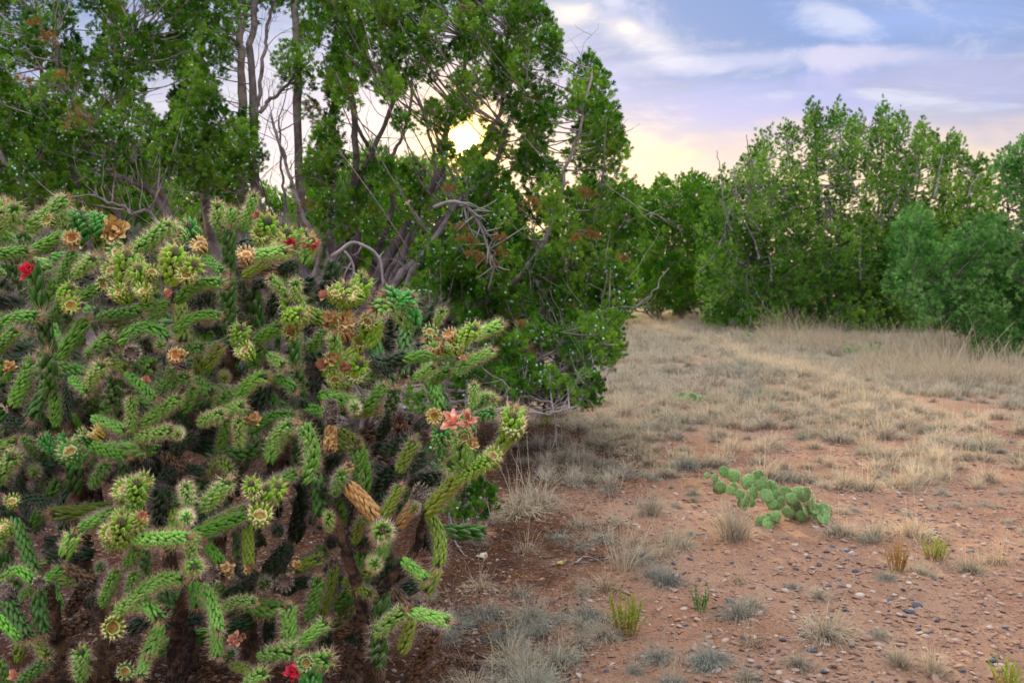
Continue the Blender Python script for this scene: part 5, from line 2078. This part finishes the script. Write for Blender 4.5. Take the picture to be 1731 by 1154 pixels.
polyB = [(1700, 620), (1640, 575), (1600, 545), (1540, 520), (1506, 485), (1508, 455), (1530, 430), (1518, 410), (1530, 375), (1552, 360), (1580, 366), (1590, 400), (1610, 420), (1640, 398), (1660, 384),
         (1690, 392), (1700, 350), (1688, 310), (1692, 285), (1703, 270), (1712, 285), (1722, 250), (1740, 225), (1800, 230), (1860, 400), (1860, 620)]
far_juniper('blue-green juniper at the frame edge, nearest of the far group', 1735, 19, polyB, [(1620, 470, 14, 14), (1600, 385, 16, 20), (1715, 370, 8, 20)], 'fol_blue', 22, 3, 13, 22, 1.5, .12, 1.35, 1.6,
            fan(1740, 600, ((1540, 460), (1560, 390), (1650, 410), (1700, 290), (1740, 250), (1800, 300))), nrand=40, rr=.007,
            thin=[(1610, 540, 60, 30, .4)])

for k in range(14):
    x, y = rng.uniform(1230, 1650), rng.uniform(330, 500)
    h_, lean_ = rng.uniform(35, 80), (x - 1420) * .12 + rng.normal(0, 10)
    dq = rng.uniform(24.6, 26)
    add_limb(tG, bG, [(x, y), (x + lean_ * .3 + rng.normal(0, 4), y - h_ * .5), (x + lean_, y - h_)], 2.6, .9, dq, dq, 'bark', join=False)

# --- bare dead shrub in the gap
ts = thing('dead_shrub', 'leafless grey shrub with crooked stems standing in the grass gap', 'shrub', tuple(gnd(1110, 543)))
bS = np.array(ts.location)
sl = []
for P, r0, r1 in (([(1108, 540), (1100, 515), (1098, 470), (1097, 434)], 3.2, 1.4), ([(1110, 540), (1092, 515), (1085, 490), (1075, 470)], 2.5, 1.2), ([(1112, 540), (1125, 510), (1136, 480), (1136, 442)], 2.6, 1.2),
                  ([(1110, 541), (1111, 505), (1108, 462)], 2.5, 1.2), ([(1113, 540), (1117, 515), (1128, 480), (1124, 455)], 2.2, 1), ([(1106, 541), (1094, 528), (1086, 512)], 2.2, 1)):
    Q = catmull([at(x, y, bS[1] + rng.normal(0, .1)) for x, y in P], 14)
    mb = MB()
    tube(mb, Q - bS, np.linspace(r0, r1, 14) / FPX * bS[1], 6)
    for k in range(5):
        i = rng.integers(5, 13)
        e = Q[i] + np.array([rng.normal(0, .3), rng.normal(0, .15), rng.uniform(.05, .4)])
        tube(mb, catmull([Q[i], (Q[i] + e) / 2 + rng.normal(0, .03, 3), e], 5) - bS, np.linspace(r1, r1 * .4, 5) / FPX * bS[1], 4)
    obj('branch', mb.mesh('branch', [MAT['bark']]), ts)
# leaning bare limbs from the fan juniper's edge towards the gap
for P in ([(1010, 560), (1050, 530), (1085, 512), (1108, 490), (1130, 452)], [(1000, 540), (1045, 515), (1072, 490), (1088, 470)], [(1000, 570), (1050, 540), (1070, 525), (1095, 500)]):
    add_limb(tR, bR, P, 3.2, 1.2, 8.6, 8.6, 'twig_grey', join=False)

# horizon scrub far away
N = 900
yy = rng.uniform(55, 200, N)
xx = rng.uniform(-.75, .75, N) * yy
n = len(xx)
L_, D_, Z_ = [], [], []
for x, y in zip(xx[:300], yy[:300]):
    for k in range(26):
        p = rng.normal(0, 1, 3)
        p /= np.linalg.norm(p)
        L_.append((x + p[0] * 1.8, y + p[1] * 1.8, max(.2, 1.3 + p[2] * 1.3) + float(gz(x, y))))
        D_.append((p[0], p[1], abs(p[2]) + .6))
        Z_.append(rng.uniform(.8, 1.3))
L_, D_, Z_ = np.array(L_), np.array(D_), np.array(Z_)
scatter('distant_scrub', SPR['fol_back'], L_, eulers(D_, rng.uniform(0, 6, len(L_))), np.repeat(Z_[:, None], 3, 1), rng.integers(0, 3, len(L_)), kind='stuff',
        label='belt of low dark scrub along the far plain')
print('JOINTS', digit, njoint[0], 'objects', len(SC.objects))
